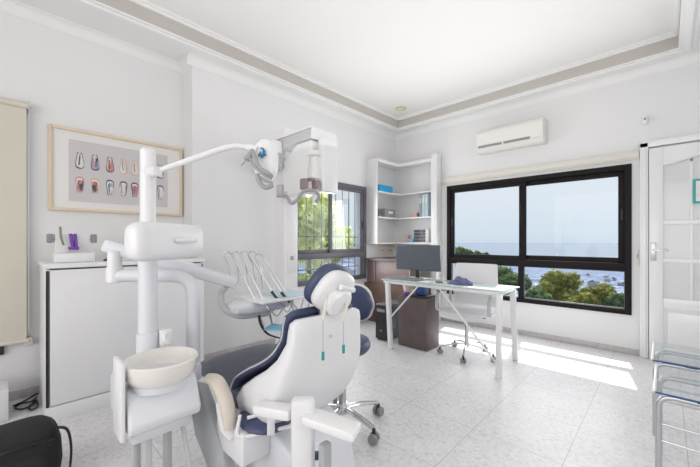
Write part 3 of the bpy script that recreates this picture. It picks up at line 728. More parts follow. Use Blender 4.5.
# computer tower
t = thing('computer_tower', 'black computer tower on the floor left of the brown pedestal', 'computer', (-2.42, 3.25, 0))
bm = B(); box(bm, (-2.52, 3.09, .012), (-2.345, 3.50, .43), .01, 3); finish('case', bm, 'screen', t)
bm = B(); box(bm, (-2.515, 3.078, .02), (-2.35, 3.09, .42), .006); f_ = finish('front_bezel', bm, 'dark', t)
bm = B(); box(bm, (-2.49, 3.072, .34), (-2.375, 3.079, .375), .002); lathe(bm, [(.012, 0), (.010, .004)], (-2.43, 3.078, .12), 14, rot=Matrix.Rotation(R(90), 3, 'X')); finish('disc_drive', bm, 'midgrey', f_)
for sx_ in (-2.50, -2.365):
    bm = B(); box(bm, (sx_ - .015, 3.12, 0), (sx_ + .015, 3.16, .013)); box(bm, (sx_ - .015, 3.43, 0), (sx_ + .015, 3.47, .013)); finish('foot', bm, 'dark', t)

# ------------------------------------------------------------------ swivel chair star base helper
def caster(bm_w, bm_f, p, r=.028, ang=0):
    d = Vector((math.cos(ang), math.sin(ang), 0)); 
    for s in (-1, 1):
        c = Vector((p.x, p.y, r)) + d * s * r * .62
        lathe(bm_w, [(r * .3, -r * .36), (r * .9, -r * .36), (r, -r * .2), (r, r * .2), (r * .9, r * .36), (r * .3, r * .36)], c, 18, rot=frame_rot(d))
    tube(bm_f, [Vector((p.x, p.y, r * 1.1)), Vector((p.x, p.y, r * 2.7))], r * .38, 8, 1)
def frame_rot(d):
    s, dd, u = frame_dir(d)
    return Matrix((s, u, dd)).transposed()
def starbase(t, hub, rad, a0, mat_leg, rc=.028, hz=.10, thick=.018, n=5):
    for k in range(n):
        a = a0 + k * 2 * PI / n; d = Vector((math.cos(a), math.sin(a), 0))
        e_ = hub + d * rad
        bm = B(); tube(bm, [Vector((hub.x, hub.y, hz)), Vector((hub.x, hub.y, 0)) + d * rad * .45 + Vector((0, 0, hz * .98)), Vector((e_.x, e_.y, rc * 2.75))], [thick * 1.15, thick, thick * .8], 10, 5, flat=.7); lg = finish('base_leg', bm, mat_leg, t)
        bw, bf = B(), B(); caster(bw, bf, e_, rc, a + PI / 2 + .4); finish('caster', bw, 'midgrey', lg); finish('caster_stem', bf, 'dark', lg)
    bm = B(); lathe(bm, [(thick * 1.9, hz - .03), (thick * 2.1, hz), (thick * 1.6, hz + .035)], (hub.x, hub.y, 0), 20); finish('hub', bm, mat_leg, t)

# white office chair behind the desk
H = Vector((-1.49, 3.32, 0))
t = thing('office_chair', 'white office chair with chrome base pushed in behind the desk', 'chair', (H.x, H.y, 0))
starbase(t, H, .27, R(-145), 'chrome', .025, .11, .012)
bm = B(); tube(bm, [H + Vector((0, 0, .12)), H + Vector((0, 0, .40))], [.022, .014], 12, 1); finish('gas_column', bm, 'chrome', t)
fa = R(-86); fd = Vector((math.cos(fa), math.sin(fa), 0)); sd = Vector((-fd.y, fd.x, 0)); rotc = Matrix((fd, sd, Vector((0, 0, 1)))).transposed()
bm = B(); obox(bm, H + Vector((0, 0, .405)) + fd * .06, (.24, .15, .04), rotc, .006); tube(bm, [H + Vector((0, 0, .41)) + sd * .05, H + Vector((0, 0, .40)) + sd * .19], .006, 6, 1); finish('tilt_mechanism', bm, 'midgrey', t)
bm = B(); SC = H + Vector((0, 0, .45))
rings = []
for u in [-1, -.9, -.5, 0, .5, .9, 1]:
    ring = []
    hw = .235 * (1 - .12 * abs(u) ** 4)
    for v in range(16):
        a = 2 * PI * v / 16; cx, cz = math.cos(a), math.sin(a)
        ring.append(SC + fd * u * .22 + sd * math.copysign(abs(cx) ** .5, cx) * hw + Vector((0, 0, math.copysign(abs(cz) ** .7, cz) * .018 - (.03 if u == 1 else 0) - .012 * (1 - abs(cx)) )))
    rings.append(ring)
loft(bm, rings); finish('seat', bm, 'fabric', t)
bm = B(); bk = SC - fd * .235
rings = []
for u in [0, .08, .3, .55, .8, .97, 1]:
    z = .03 + u * .45; off = -fd * (.02 + .05 * u) + fd * .03 * math.sin(u * PI)
    hw = .245 * (1 - .08 * abs(u - .5) * 2) * (.96 if u in (0, 1) else 1)
    ring = []
    for v in range(16):
        a = 2 * PI * v / 16; cx, cz = math.cos(a), math.sin(a)
        ring.append(bk + off + sd * math.copysign(abs(cx) ** .5, cx) * hw + fd * (math.copysign(abs(cz) ** .7, cz) * .013 + .02 * abs(cx) ** 2) + Vector((0, 0, z)))
    rings.append(ring)
loft(bm, rings); finish('backrest', bm, 'fabric', t)
for s in (-1, 1):
    o_ = SC + sd * s * .265
    bm = B(); tube(bm, roundpath([o_ - fd * .20 + Vector((0, 0, -.0)), o_ - fd * .22 + Vector((0, 0, .19)), o_ + fd * .13 + Vector((0, 0, .19)), o_ + fd * .16 + Vector((0, 0, .0)), o_ - fd * .20 + Vector((0, 0, -.0))], .06), .011, 8, 1, flat=1.6)
    a_ = finish('armrest', bm, 'lightgrey', t)
    bm = B(); bar(bm, o_ - fd * .12 + Vector((0, 0, .20)), o_ + fd * .12 + Vector((0, 0, .20)), .045, .018, .006); finish('arm_pad', bm, 'midgrey' if s < 0 else 'fabric', a_)

# ------------------------------------------------------------------ panoramic x-ray machine
t = thing('xray_machine', 'white wall-side panoramic dental x-ray machine with overhead arm', 'x-ray machine', (-2.75, 1.97, 0))
bm = B(); box(bm, (-2.86, 1.895, .0), (-2.69, 2.055, 2.30), .012, 3); finish('column', bm, 'white', t)
bm = B(); box(bm, (-2.92, 1.80, 0), (-2.60, 2.15, .025), .01); finish('floor_plate', bm, 'white', t)
bm = B(); box(bm, (-3.268, 1.93, 1.9), (-2.86, 2.02, 2.04), .004); finish('wall_bracket', bm, 'white', t)
bm = B(); box(bm, (-2.75, 1.81, 2.06), (-2.19, 2.10, 2.15), .01); finish('boom', bm, 'lightgrey', t)  # shade on the boom's side put into the grey; the end stays white
bm = B(); box(bm, (-2.19, 1.808, 2.058), (-2.175, 2.102, 2.152), .008); box(bm, (-2.76, 1.805, 2.152), (-2.18, 2.105, 2.165), .004); finish('boom_cover', bm, 'white', t)
# carriage left of the boom
p1, p2 = PT(254, 143, 3.05), PT(270, 190, 3.05)
bm = B(); box(bm, (-2.84, 1.70, 1.86), (-2.60, 1.81, 2.12), .02, 3); finish('carriage', bm, 'white', t)
bm = B(); box(bm, (-2.60, 1.72, 1.86), (-2.585, 1.80, 2.0), .004); finish('carriage_side', bm, 'lightgrey', t)
# rotating unit: bridge plus tube head and sensor
bm = B(); poly = [(-2.60, 1.82, 1.60), (-2.64, 1.82, 1.90), (-2.40, 1.82, 2.055), (-2.20, 1.82, 2.055), (-2.20, 1.82, 1.98), (-2.26, 1.82, 1.80), (-2.26, 1.82, 1.66), (-2.34, 1.82, 1.60)]
prism(bm, poly, (0, .17, 0), .012); finish('tube_head', bm, 'white', t)
bm = B(); obox(bm, (-2.27, 1.90, 1.82), (.09, .12, .30), None, .012); finish('cassette', bm, 'plastic', t)
bm = B(); lathe(bm, [(.02, 1.97), (.07, 1.95), (.072, 1.915), (.045, 1.90), (.045, 1.72), (.02, 1.70)], (-2.19, 1.86, 0), 24); finish('rotation_axis', bm, 'white', t)
bm = B(); box(bm, (-2.16, 1.86, 1.60), (-2.09, 2.04, 2.06), .014, 3); finish('sensor_head', bm, 'white', t)
bm = B(); obox(bm, PT(304, 184, 2.73), (.06, .05, .09), None, .01); obox(bm, PT(316, 185, 2.78), (.06, .05, .08), None, .01); obox(bm, PT(310, 180, 2.77), (.09, .05, .03), None, .008); finish('temple_support', bm, 'kneegrey', t)
bm = B(); lathe(bm, [(.02, 0), (.022, .09), (.014, .13), (.004, .14)], (-2.20, 1.86, 1.50), 16); finish('bite_post', bm, 'white', t)
bm = B(); tube(bm, [PT(277, 196, 2.72), PT(286, 196, 2.72), PT(291, 203, 2.7), PT(297, 200, 2.68), PT(303, 192, 2.66), PT(310, 190, 2.65), PT(316, 192, 2.66), PT(319, 197, 2.68), PT(316, 202, 2.7)], .015, 10, 6); finish('patient_handle', bm, 'handle', t)
bm = B(); a_ = PT(283, 189, 2.78); box(bm, (-2.70, 1.80, 1.60), (-2.62, 1.89, 1.72), .01); finish('chin_rest_bracket', bm, 'lightgrey', t)
bm = B(); q = PT(286, 193, 2.70); lathe(bm, [(.006, 0), (.013, .003), (.013, .01), (.006, .013)], q, 12); finish('adjust_knob', bm, 'yellow', t)
bm = B(); box(bm, (-2.689, 1.925, .86), (-2.684, 2.03, 1.06), .002); cp = finish('control_panel', bm, 'paper', t)
bm = B(); box(bm, (-2.6845, 1.955, .99), (-2.682, 1.995, 1.03)); finish('display', bm, 'binder', cp)

# ------------------------------------------------------------------ dental unit (spittoon side) with lamp and tray
U = Vector((-1.53, .43, 0))
t = thing('dental_unit', 'white dental treatment unit with ivory basin, pole lamp and instrument tray', 'dental unit', U)
bm = B(); prism(bm, [(-1.71, .31, .465), (-1.40, .31, .465), (-1.385, .31, .50), (-1.43, .31, .60), (-1.46, .31, .62), (-1.71, .31, .62)], (0, .255, 0), .012); finish('console_body', bm, 'blueplastic', t)
bm = B(); prism(bm, [(-1.64, .335, .405), (-1.455, .335, .405), (-1.425, .335, .47), (-1.64, .335, .47)], (0, .21, 0), .006); finish('lower_skirt', bm, 'blueplastic', t)
bm = B(); box(bm, (-1.53, .286, .45), (-1.41, .304, .74), .008); finish('side_panel', bm, 'plastic', t)
bm = B()
lathe(bm, [(.10, .60), (.105, .63), (.10, .665)], (-1.48, .437, 0), 32, sx=1.05, sy=1.05); finish('basin_neck', bm, 'blueplastic', t)
bm = B(); lathe(bm, [(.07, .615), (.108, .63), (.126, .655), (.134, .69), (.136, .707), (.131, .713), (.122, .704), (.105, .68), (.06, .662), (.02, .658), (.0, .658)], (-1.468, .437, 0), 44); bs = finish('basin', bm, 'ivory', t)
bm = B(); lathe(bm, [(.014, .659), (.014, .663), (.002, .664)], (-1.468, .437, 0), 16); finish('drain', bm, 'steel', bs)
bm = B(); tube(bm, roundpath([(-1.60, .50, .65), (-1.60, .50, .765), (-1.57, .48, .775), (-1.555, .475, .745)], .02), .009, 8, 1); obox(bm, (-1.605, .495, .755), (.045, .05, .07), None, .01, 3); finish('cup_filler', bm, 'plastic', t)
PX, PYY = -1.648, .437
bm = B(); tube(bm, [(PX, PYY, .62), (PX, PYY, .78)], .045, 20, 1); tube(bm, [(PX, PYY, .76), (PX, PYY, 1.12)], .038, 20, 1); finish('lower_pole', bm, 'blueplastic', t)
bm = B(); tube(bm, [(PX, PYY, 1.10), (PX, PYY, 1.575)], .031, 20, 1); lathe(bm, [(.031, 1.575), (.025, 1.585), (.0, 1.588)], (PX, PYY, 0), 20); finish('upper_pole', bm, 'plastic', t)
for (x, y) in ((-1.60, .38), (-1.52, .40), (-1.60, .50)):
    bm = B(); bar(bm, (x, y, .012), (x, y, .41), .03, .03, .004); finish('stand_post', bm, 'lightgrey', t)
bm = B(); box(bm, (-1.68, .32, 0), (-1.46, .58, .014), .004); finish('base_plate', bm, 'greymetal', t)
bm = B(); 
for k in range(3): tube(bm, [(-1.50 + k * .015, .52, .41), (-1.48 + k * .015, .54, .25), (-1.50 + k * .02, .55, .10), (-1.53, .53, .02)], .006, 6, 5)
finish('drain_hoses', bm, 'lightgrey', t)
# housing on the pole
c0, c1 = PT(137, 241.5, 1.25), PT(197, 237.5, 1.56)
bm = B(); dv = (c1 - c0); dv.z = 0; s_, d_, u_ = frame_dir(dv)
rings = []
L_ = dv.length
for q, sc in ((-.03, .55), (-.022, .8), (0, .94), (.03, 1), (L_ * .5, 1.0), (L_ - .03, .98), (L_ - .01, .9), (L_, .7)):
    ring = []
    for v in range(28):
        a = 2 * PI * v / 28; cx, cz = math.cos(a), math.sin(a)
        ring.append(c0 + d_ * q + s_ * math.copysign(abs(cx) ** .62, cx) * .045 * sc + Vector((0, 0, math.copysign(abs(cz) ** .62, cz) * .078 * sc)))
    rings.append(ring)
loft(bm, rings); hd = finish('control_housing', bm, 'plastic', t, 50)
side = s_ if s_.dot(Vector((0, 0, 0)) - c0) > 0 else -s_
bm = B(); g0 = c0 + d_ * L_ * .42 + side * .047 + Vector((0, 0, .005)); g1 = c0 + d_ * L_ * .80 + side * .047 + Vector((0, 0, .008))
tube(bm, [g0, g0 * .75 + g1 * .25 + side * .018, g0 * .25 + g1 * .75 + side * .018, g1], [.008, .014, .008], 10, 5); finish('grip', bm, 'white', hd)
# inverted L pipe and knuckle
bm = B(); P0 = Vector((-1.66, .635, .56)); P1 = Vector((-1.66, .635, 1.01)); P2 = Vector((-1.90, .37, 1.015))
tube(bm, roundpath([P0, P1, P2], .10, 7), .031, 18, 1); finish('tray_pipe', bm, 'blueplastic', t)
bm = B(); bar(bm, (-1.64, .55, .55), (-1.66, .66, .55), .08, .09, .02); finish('pipe_socket', bm, 'blueplastic', t)
bm = B(); lathe(bm, [(.02, .98), (.036, .985), (.036, 1.05), (.03, 1.06), (.03, 1.13), (.02, 1.135)], (-1.905, .365, 0), 22); finish('knuckle', bm, 'plastic', t)
# spring arm to tray
Q0 = Vector((-1.93, .345, 1.155)); Q1 = Vector((-1.70, .86, .955))
bm = B(); bar(bm, Q0, Q1, .062, .062, .014, 0, .04); sa = finish('spring_arm', bm, 'blueplastic', t)
bm = B(); bar(bm, Q0 + Vector((.05, .11, -.012)), Q0 + Vector((.15, .34, -.108)), .05, .03, .008); finish('arm_cover', bm, 'plastic', sa)
bm = B(); tube(bm, roundpath([Q1 + Vector((.0, -.04, -.02)), PT(221, 292, 1.78), PT(221, 308, 1.76), PT(238, 317, 1.78), PT(268, 313, 1.86)], .05, 6), .017, 12, 1); finish('tray_bracket', bm, 'lightgrey', t)
# tray body
bm = B(); tc_ = Vector((-1.68, 1.0, .82))
rings = []
for q, sc in ((-.17, .35), (-.16, .7), (-.10, .95), (.0, 1), (.12, .95), (.17, .8), (.175, .6)):
    ring = []
    for v in range(24):
        a = 2 * PI * v / 24; cx, cz = math.cos(a), math.sin(a)
        ring.append(tc_ + Vector((math.copysign(abs(cx) ** .6, cx) * .10 * sc, q, (math.copysign(abs(cz) ** .6, cz) * (.035 if cz > 0 else .042) * sc) - q * .0)))
    rings.append(ring)
loft(bm, rings); tb = finish('tray_head', bm, 'blueplastic', t, 50)
bm = B(); box(bm, (-1.80, .92, .850), (-1.50, 1.30, .862), .004); tr = finish('instrument_tray', bm, 'plastic', t)
bm = B(); box(bm, (-1.78, 1.06, .863), (-1.52, 1.28, .866)); finish('tray_liner', bm, 'paleblue', tr)
bm = B(); pts = [PT(264, 326, 1.72), PT(283, 332, 1.70), PT(289, 322, 1.80), PT(272, 320, 1.84)]
pts = [Vector((p.x, p.y, .715)) for p in pts]; prism(bm, pts, (0, 0, .006)); lt = finish('lower_tray', bm, 'lightblue', t, 0)
bm = B(); tube(bm, [pts[0] + Vector((0, 0, .0)), Vector((-1.66, .99, .775))], .006, 8, 1); tube(bm, [pts[3], Vector((-1.66, 1.06, .775))], .006, 8, 1); tube(bm, [pts[1], pts[2]], .005, 6, 1); finish('lower_tray_support', bm, 'steel', t)
# whip arms with handpieces
tops = [(224.5, 253), (233, 252.5), (241.5, 252), (249, 252.5), (256, 255)]
bots = [(257, 304), (265, 303), (275, 296), (285, 297), (291, 301)]
for k, ((tx, ty), (bx_, by_)) in enumerate(zip(tops, bots)):
    tt = 1.86 + .02 * k
    a_ = PT(tx, ty, tt); b_ = PT(bx_, by_, tt - .06)
    bm = B(); tube(bm, [PT(tx + 7, ty + 34, tt), PT(tx + 4.5, ty + 14, tt), PT(tx - .5, ty + 2, tt), PT(tx + 4, ty - 1.2, tt), PT(tx + 9, ty + 5, tt)] + [PT(tx + 9 + (bx_ - tx - 9) * u, ty + 5 + (by_ - ty - 5) * u, tt - .06 * u) for u in (.3, .6, 1)], .0044, 8, 5)
    wa = finish('whip_arm', bm, 'steel', t)
    bm = B(); tube(bm, [b_ + (a_ - b_) * .10, b_ - (a_ - b_) * .12], [.009, .006], 8, 1); finish('handpiece', bm, 'dark' if k in (2, 3) else 'steel', wa)
    bm = B(); tube(bm, [b_, b_ + Vector((.02, .03, -.05)), b_ + Vector((.05, .05, -.05 - .02 * k)), b_ + Vector((.04, .10, -.02))], .004, 6, 5); finish('hose', bm, 'greymetal', wa)
bm = B(); tube(bm, [PT(259, 315, 1.72), PT(261, 325, 1.72), PT(268, 334, 1.74), PT(280, 338, 1.8)], [.008, .004], 8, 4); finish('syringe', bm, 'dark', t)
# lamp arm and lamp
K0 = Vector((PX, PYY, 1.482))
bm = B(); tube(bm, [K0 + Vector((.0, .0, 0)), PT(158, 171, 1.41)], [.03, .02], 14, 1); finish('lamp_joint', bm, 'plastic', t)
bm = B(); tube(bm, [PT(155, 172, 1.42), PT(190, 160, 1.46), PT(222, 149, 1.50), PT(235, 146.5, 1.52), PT(247, 147.5, 1.54)], [.011, .014, .014, .013], 12, 5); la = finish('lamp_arm', bm, 'white', t)
bm = B(); tube(bm, [PT(222, 147, 1.495), PT(232, 143.7, 1.515)], .004, 6, 1); finish('arm_screw_cover', bm, 'lightgrey', la)
lc = PT(266, 160, 1.56)
s_, d_, u_ = frame_dir(lc - Vector((0, 0, lc.z)))
rl = Matrix((s_, d_, u_)).transposed()
bm = B(); ellipsoid(bm, lc, (.058, .034, .10), rl, 0, 28, 16, .85); lh = finish('lamp_head', bm, 'white', t, 60)
bm = B(); tube(bm, [PT(246, 147.5, 1.54), PT(252, 148, 1.54), PT(258, 150, 1.53)], .016, 10, 3); finish('lamp_mount', bm, 'white', lh)
bm = B(); sc_ = PT(262.3, 153.5, 1.512)
for k in range(26):
    a = random.uniform(0, 2 * PI); rr_ = random.random() ** .5; p = sc_ + s_ * math.cos(a) * rr_ * .016 + u_ * math.sin(a) * rr_ * .026
    ellipsoid(bm, p, (.0042, .002, .0055), rl, 0, 6, 4)
finish('sticker', bm, 'stickerblue', lh)
bm = B(); tube(bm, [PT(252, 150, 1.50), PT(255, 158, 1.48), PT(260, 168, 1.48), PT(268, 173, 1.48), PT(272, 177, 1.5)], .009, 10, 5); tube(bm, [PT(250, 158, 1.49), PT(254, 166, 1.48), PT(262, 173, 1.48), PT(272, 178.5, 1.5)], .007, 10, 5); finish('lamp_handle', bm, 'handle', lh)
bm = B(); tube(bm, [PT(257, 174, 1.5), PT(260, 183, 1.5), PT(266, 187.5, 1.5), PT(273, 185, 1.51)], .011, 10, 5); tube(bm, [PT(259, 177, 1.5), PT(266, 181, 1.5), PT(273, 183, 1.51)], .006, 8, 4); finish('lamp_handle', bm, 'handle', lh)
bm = B(); tube(bm, [PT(253, 151, 1.50), PT(246.5, 160, 1.49)], .014, 10, 1); tube(bm, [PT(246.5, 160, 1.49), PT(241, 166, 1.49)], .003, 6, 1); finish('focus_knob', bm, 'handle', lh)

# ------------------------------------------------------------------ dental chair
YC = .975
t = thing('dental_chair', 'reclining dental patient chair with navy cushions and a white shell back', 'dental chair', (-1.4, YC, 0))
def rr(c, hx, hy, z, n=28, p=.5, tilt=0):
    out = []
    for v in range(n):
        a = 2 * PI * v / n; cx, cy = math.cos(a), math.sin(a)
        X_ = math.copysign(abs(cx) ** p, cx) * hx; Y_ = math.copysign(abs(cy) ** p, cy) * hy
        out.append(Vector((c + X_, YC + Y_, z + tilt * X_)))
    return out
bm = B()
# stacked sections: z, front X, rear X, half width, tilt
secs = [(.34, -1.40, -1.24, .12, 0), (.36, -1.45, -1.22, .19, 0), (.41, -1.475, -1.16, .235, .05), (.475, -1.465, -1.11, .25, .1), (.545, -1.40, -1.08, .252, .12), (.605, -1.30, -1.065, .245, .12), (.65, -1.215, -1.058, .235, .12), (.70, -1.15, -1.05, .218, .1), (.77, -1.105, -1.042, .200, .1), (.82, -1.097, -1.038, .197, .1), (.85, -1.092, -1.042, .192, .1), (.864, -1.085, -1.05, .17, .1)]
loft(bm, [rr((a + b_) / 2, (b_ - a) / 2, hw, z, p=.34, tilt=tl) for z, a, b_, hw, tl in secs]); sh = finish('back_shell', bm, 'plastic', t, 60)
# cushion in front of the shell
bm = B()
line = [(-1.480, .38, .215), (-1.488, .455, .244), (-1.425, .548, .253), (-1.320, .618, .247), (-1.232, .665, .237), (-1.165, .715, .220), (-1.125, .78, .204), (-1.115, .835, .201), (-1.108, .872, .195), (-1.098, .886, .175)]
rings = []
for i, (x, z, hw) in enumerate(line):
    a = Vector(line[min(i + 1, len(line) - 1)][:2]) - Vector(line[max(i - 1, 0)][:2]); a.normalize(); nrm = Vector((-a.y, a.x))
    th = .016 if 0 < i < len(line) - 1 else .016
    ring = []
    for v in range(24):
        q = 2 * PI * v / 24; cx, cy = math.cos(q), math.sin(q)
        w_ = math.copysign(abs(cx) ** .35, cx) * hw; h_ = math.copysign(abs(cy) ** .6, cy) * th
        ring.append(Vector((x + nrm.x * h_, YC + w_ , z + nrm.y * h_ )))
    rings.append(ring)
loft(bm, rings); bc = finish('back_cushion', bm, 'navy', t, 60)
# pale seam line
bm = B()
for s in (-1,):
    tube(bm, [Vector((x + .004, YC + s * (hw + .0), z + .002)) for x, z, hw in line[1:-1]], .0035, 6, 3)
finish('piping', bm, 'lightgrey', bc)
# seat cushion
bm = B()
secs = [(-1.83, .515, .45, .20), (-1.82, .54, .44, .235), (-1.74, .56, .43, .235), (-1.62, .55, .42, .24), (-1.50, .525, .40, .24), (-1.42, .50, .385, .225), (-1.38, .47, .39, .19)]
rings = []
for x, zt, zb_, hw in secs:
    ring = []
    for v in range(24):
        q = 2 * PI * v / 24; cx, cy = math.cos(q), math.sin(q)
        ring.append(Vector((x, YC - .02 + math.copysign(abs(cx) ** .5, cx) * hw, (zt + zb_) / 2 + math.copysign(abs(cy) ** .6, cy) * (zt - zb_) / 2)))
    rings.append(ring)
loft(bm, rings); finish('seat_cushion', bm, 'slate', t, 60)
bm = B(); box(bm, (-1.80, YC - .17, .33), (-1.42, YC + .17, .435), .03, 3); finish('seat_pan', bm, 'greymetal', t)
# headrest
hc = PT(332, 289, 1.44)
ax = Vector((.47, .28, .79)).normalized()          # up the head
wv = Vector((-.12, .99, -.2)).normalized(); wv = (wv - ax * wv.dot(ax)).normalized(); nv = wv.cross(ax).normalized()
if nv.x > 0: nv = -nv                              # front of the headrest faces -X and up
rh = Matrix((wv, ax, nv)).transposed()
bm = B(); ellipsoid(bm, hc + nv * .030, (.115, .105, .040), rh, 0, 28, 16, .75); hr = finish('headrest_cushion', bm, 'navy', t, 60)
bm = B(); ellipsoid(bm, hc - nv * .012, (.105, .097, .042), rh, 0, 28, 16, .75); hs_ = finish('headrest_shell', bm, 'plastic', t, 60)
bm = B(); c_ = hc - nv * .055 + ax * -.02
lathe(bm, [(.02, -.03), (.058, -.03), (.064, -.01), (.064, .02), (.055, .03), (.02, .034)], c_, 28, rot=Matrix((wv, ax, -nv)).transposed()); finish('headrest_hub', bm, 'white', hs_)
bm = B(); c2 = hc - nv * .065 + ax * .05
tube(bm, [c2 - wv * .05, c2 + wv * .045], .012, 14, 1); finish('tilt_axle', bm, 'plastic', hs_)
bm = B(); box(bm, (-1.085, .93, .80), (-1.055, 1.02, .93), .008); finish('headrest_stem', bm, 'steel', t)
# towel clips on chains hanging over the shell
for (px, y0_, y1_, y2_, ln, tt) in ((323, 303, 320, 352, 14, 1.315), (343.5, 308, 321, 345, 14, 1.41)):
    bm = B(); tube(bm, [PT(px + 3.5, y0_ - 6, tt + .0), PT(px + 2.5, y0_ + 2, tt - .015), PT(px, y1_, tt - .01)], .007, 8, 4); lathe(bm, [(.008, -.003), (.012, 0), (.008, .003)], PT(px + 3.5, y0_ - 5, tt - .008), 12, rot=Matrix.Rotation(R(90), 3, 'Y')); hk = finish('bib_hook', bm, 'creamp', t)
    bm = B(); tube(bm, [PT(px, y1_, tt - .01), PT(px, y2_, tt - .008)], .002, 6, 1); finish('chain', bm, 'steel', hk)
    bm = B(); tube(bm, [PT(px, y2_, tt - .012), PT(px, y2_ + 8, tt - .012)], .0062, 8, 1); finish('clip', bm, 'teal', hk)
    bm = B(); tube(bm, [PT(px, y2_ + 8, tt - .012), PT(px + .3, y2_ + ln, tt - .012)], .0035, 8, 1); finish('clip_tip', bm, 'beigepad', hk)
# badge
bm = B(); q = PT(331, 336, 1.405); ellipsoid(bm, q, (.004, .009, .006), None, 0, 10, 6); finish('badge', bm, 'lightgrey', sh)
# base body, link arm, arm pad
bm = B(); prism(bm, [(-1.62, .80, .02), (-1.02, .80, .02), (-1.08, .80, .30), (-1.30, .80, .385), (-1.56, .80, .40), (-1.64, .80, .30)], (0, .34, 0), .02); finish('base_housing', bm, 'blueplastic', t)
bm = B(); box(bm, (-1.75, .76, 0), (-.95, 1.20, .03), .012); finish('floor_plate', bm, 'greymetal', t)
bm = B(); prism(bm, [(-1.50, .665, .25), (-1.245, .665, .25), (-1.235, .665, .39), (-1.47, .665, .415)], (0, .14, 0), .012); finish('side_housing', bm, 'plastic', t)
bm = B(); ellipsoid(bm, (-1.27, .79, .405), (.13, .11, .035)); finish('cushion_underside', bm, 'navy', t)
bm = B(); s0, s1_ = PT(201, 392, 1.50), PT(213, 455, 1.32)
prism(bm, [(-1.66, .60, .50), (-1.58, .63, .50), (-1.40, .66, .24), (-1.36, .66, .15), (-1.44, .63, .13), (-1.58, .61, .28)], (.0, .045, 0), .006); lk = finish('link_arm', bm, 'greymetal', t)
bm = B(); lathe(bm, [(.006, -.002), (.009, 0), (.006, .006)], (-1.40, .645, .175), 12, rot=Matrix.Rotation(R(90), 3, 'X')); finish('bolt', bm, 'steel', lk)
bm = B()
tube(bm, [PT(208, 378, 1.44), PT(217, 382, 1.42), PT(225, 398, 1.40), PT(229, 415, 1.385), PT(230, 428, 1.38)], [.026, .034, .034, .032, .026], 14, 6, flat=.75); finish('arm_pad', bm, 'beigepad', t)
bm = B(); tube(bm, [PT(222, 400, 1.43), PT(229, 425, 1.41), PT(235, 436, 1.40)], [.03, .045, .03], 12, 4, flat=.7); finish('arm_pad_holder', bm, 'plastic', t)
bm = B(); tube(bm, roundpath([PT(240, 415, 1.36), PT(236, 437, 1.35), PT(250, 436, 1.35), PT(300, 424, 1.36), PT(290, 417, 1.40), PT(262, 414, 1.40), PT(247, 418, 1.38)], .03, 4), .0075, 8, 1); finish('side_rail', bm, 'white', t)
# rear assistant holder: column with two flat wings
bm = B(); ca = PT(304, 398, 1.20); 
sv, dv, uv = frame_dir(Vector((ca.x, ca.y, 0))); rc = Matrix((sv, dv, uv)).transposed()
cp_ = PT(303, 430, 1.20)
obox(bm, (cp_.x, cp_.y, .475), (.085, .06, .27), rc, .018, 3); col = finish('holder_column', bm, 'plastic', t)
bm = B(); cp2 = PT(303, 460, 1.21); obox(bm, (cp2.x, cp2.y, .18), (.072, .055, .33), rc, .01, 3); finish('holder_foot', bm, 'blueplastic', t)
bm = B(); bar(bm, PT(257, 407, 1.30), PT(294, 413, 1.235), .07, .045, .016); finish('holder_wing', bm, 'white', t)
bm = B(); bar(bm, PT(306, 415, 1.19), PT(358, 433, 1.12), .085, .035, .012); finish('holder_wing', bm, 'white', t)
bm = B(); bar(bm, PT(271, 414, 1.28), PT(271, 434, 1.30), .03, .02, .004); finish('wing_bracket', bm, 'plastic', t)
e0 = PT(325, 434, 1.16); bm = B(); bar(bm, (e0.x, e0.y, .03), (e0.x, e0.y, .47), .04, .03, .006); finish('holder_post', bm, 'greymetal', t)
bm = B(); q = PT(313, 456, 1.25); obox(bm, q, (.05, .03, .02), rc, .004); finish('pedal', bm, 'navy', t)
bm = B(); q = PT(332, 408, 1.25); 

bm.free()
# ------------------------------------------------------------------ dentist stool
H = Vector((-1.50, 1.50, 0))
t = thing('dentist_stool', 'navy padded swivel stool with chrome star base behind the dental chair', 'stool', (H.x, H.y, 0))
starbase(t, H, .27, R(-2), 'chrome', .03, .11, .02)
bm = B(); tube(bm, [H + Vector((0, 0, .12)), H + Vector((0, 0, .48))], [.026, .020], 14, 1); finish('gas_column', bm, 'steel', t)
bm = B(); lathe(bm, [(.05, .475), (.165, .485), (.18, .505), (.182, .53), (.17, .55), (.10, .56), (.0, .56)], (H.x, H.y, 0), 32); finish('seat', bm, 'navy', t)
bm = B(); lathe(bm, [(.05, .465), (.155, .47), (.165, .485)], (H.x, H.y, 0), 32); finish('seat_shell', bm, 'plastic', t)
# backrest: curved pad facing the dental chair
bd = Vector((-.45, .85, 0)).normalized(); bs_ = Vector((bd.y, -bd.x, 0))
bctr = Vector((-1.62, 1.69, .745))
def padring(off, sc, thick):
    return None
def curved_pad(bm, ctr, hw, hh, th, curv, sgn=0):
    rings = []
    N1 = 14
    for i in range(N1 + 1):
        u = -1 + 2 * i / N1; ring = []
        hfac = (1 - abs(u) ** 3.2) ** .5 if abs(u) < 1 else .02
        hfac = max(hfac, .12)
        for v in range(16):
            a = 2 * PI * v / 16; cx, cz = math.cos(a), math.sin(a)
            hfz = math.copysign(abs(cz) ** .7, cz)
            ring.append(ctr + bs_ * u * hw + Vector((0, 0, hfz * hh * hfac)) + bd * (cx * th * (1 if abs(u) < .95 else .5) - curv * u * u))
        rings.append(ring)
    loft(bm, rings)
bm = B(); curved_pad(bm, bctr, .18, .125, .024, .07); finish('backrest', bm, 'navy', t, 60)
bm = B(); curved_pad(bm, bctr + bd * .026, .19, .135, .014, .07); finish('backrest_shell', bm, 'plastic', t, 60)
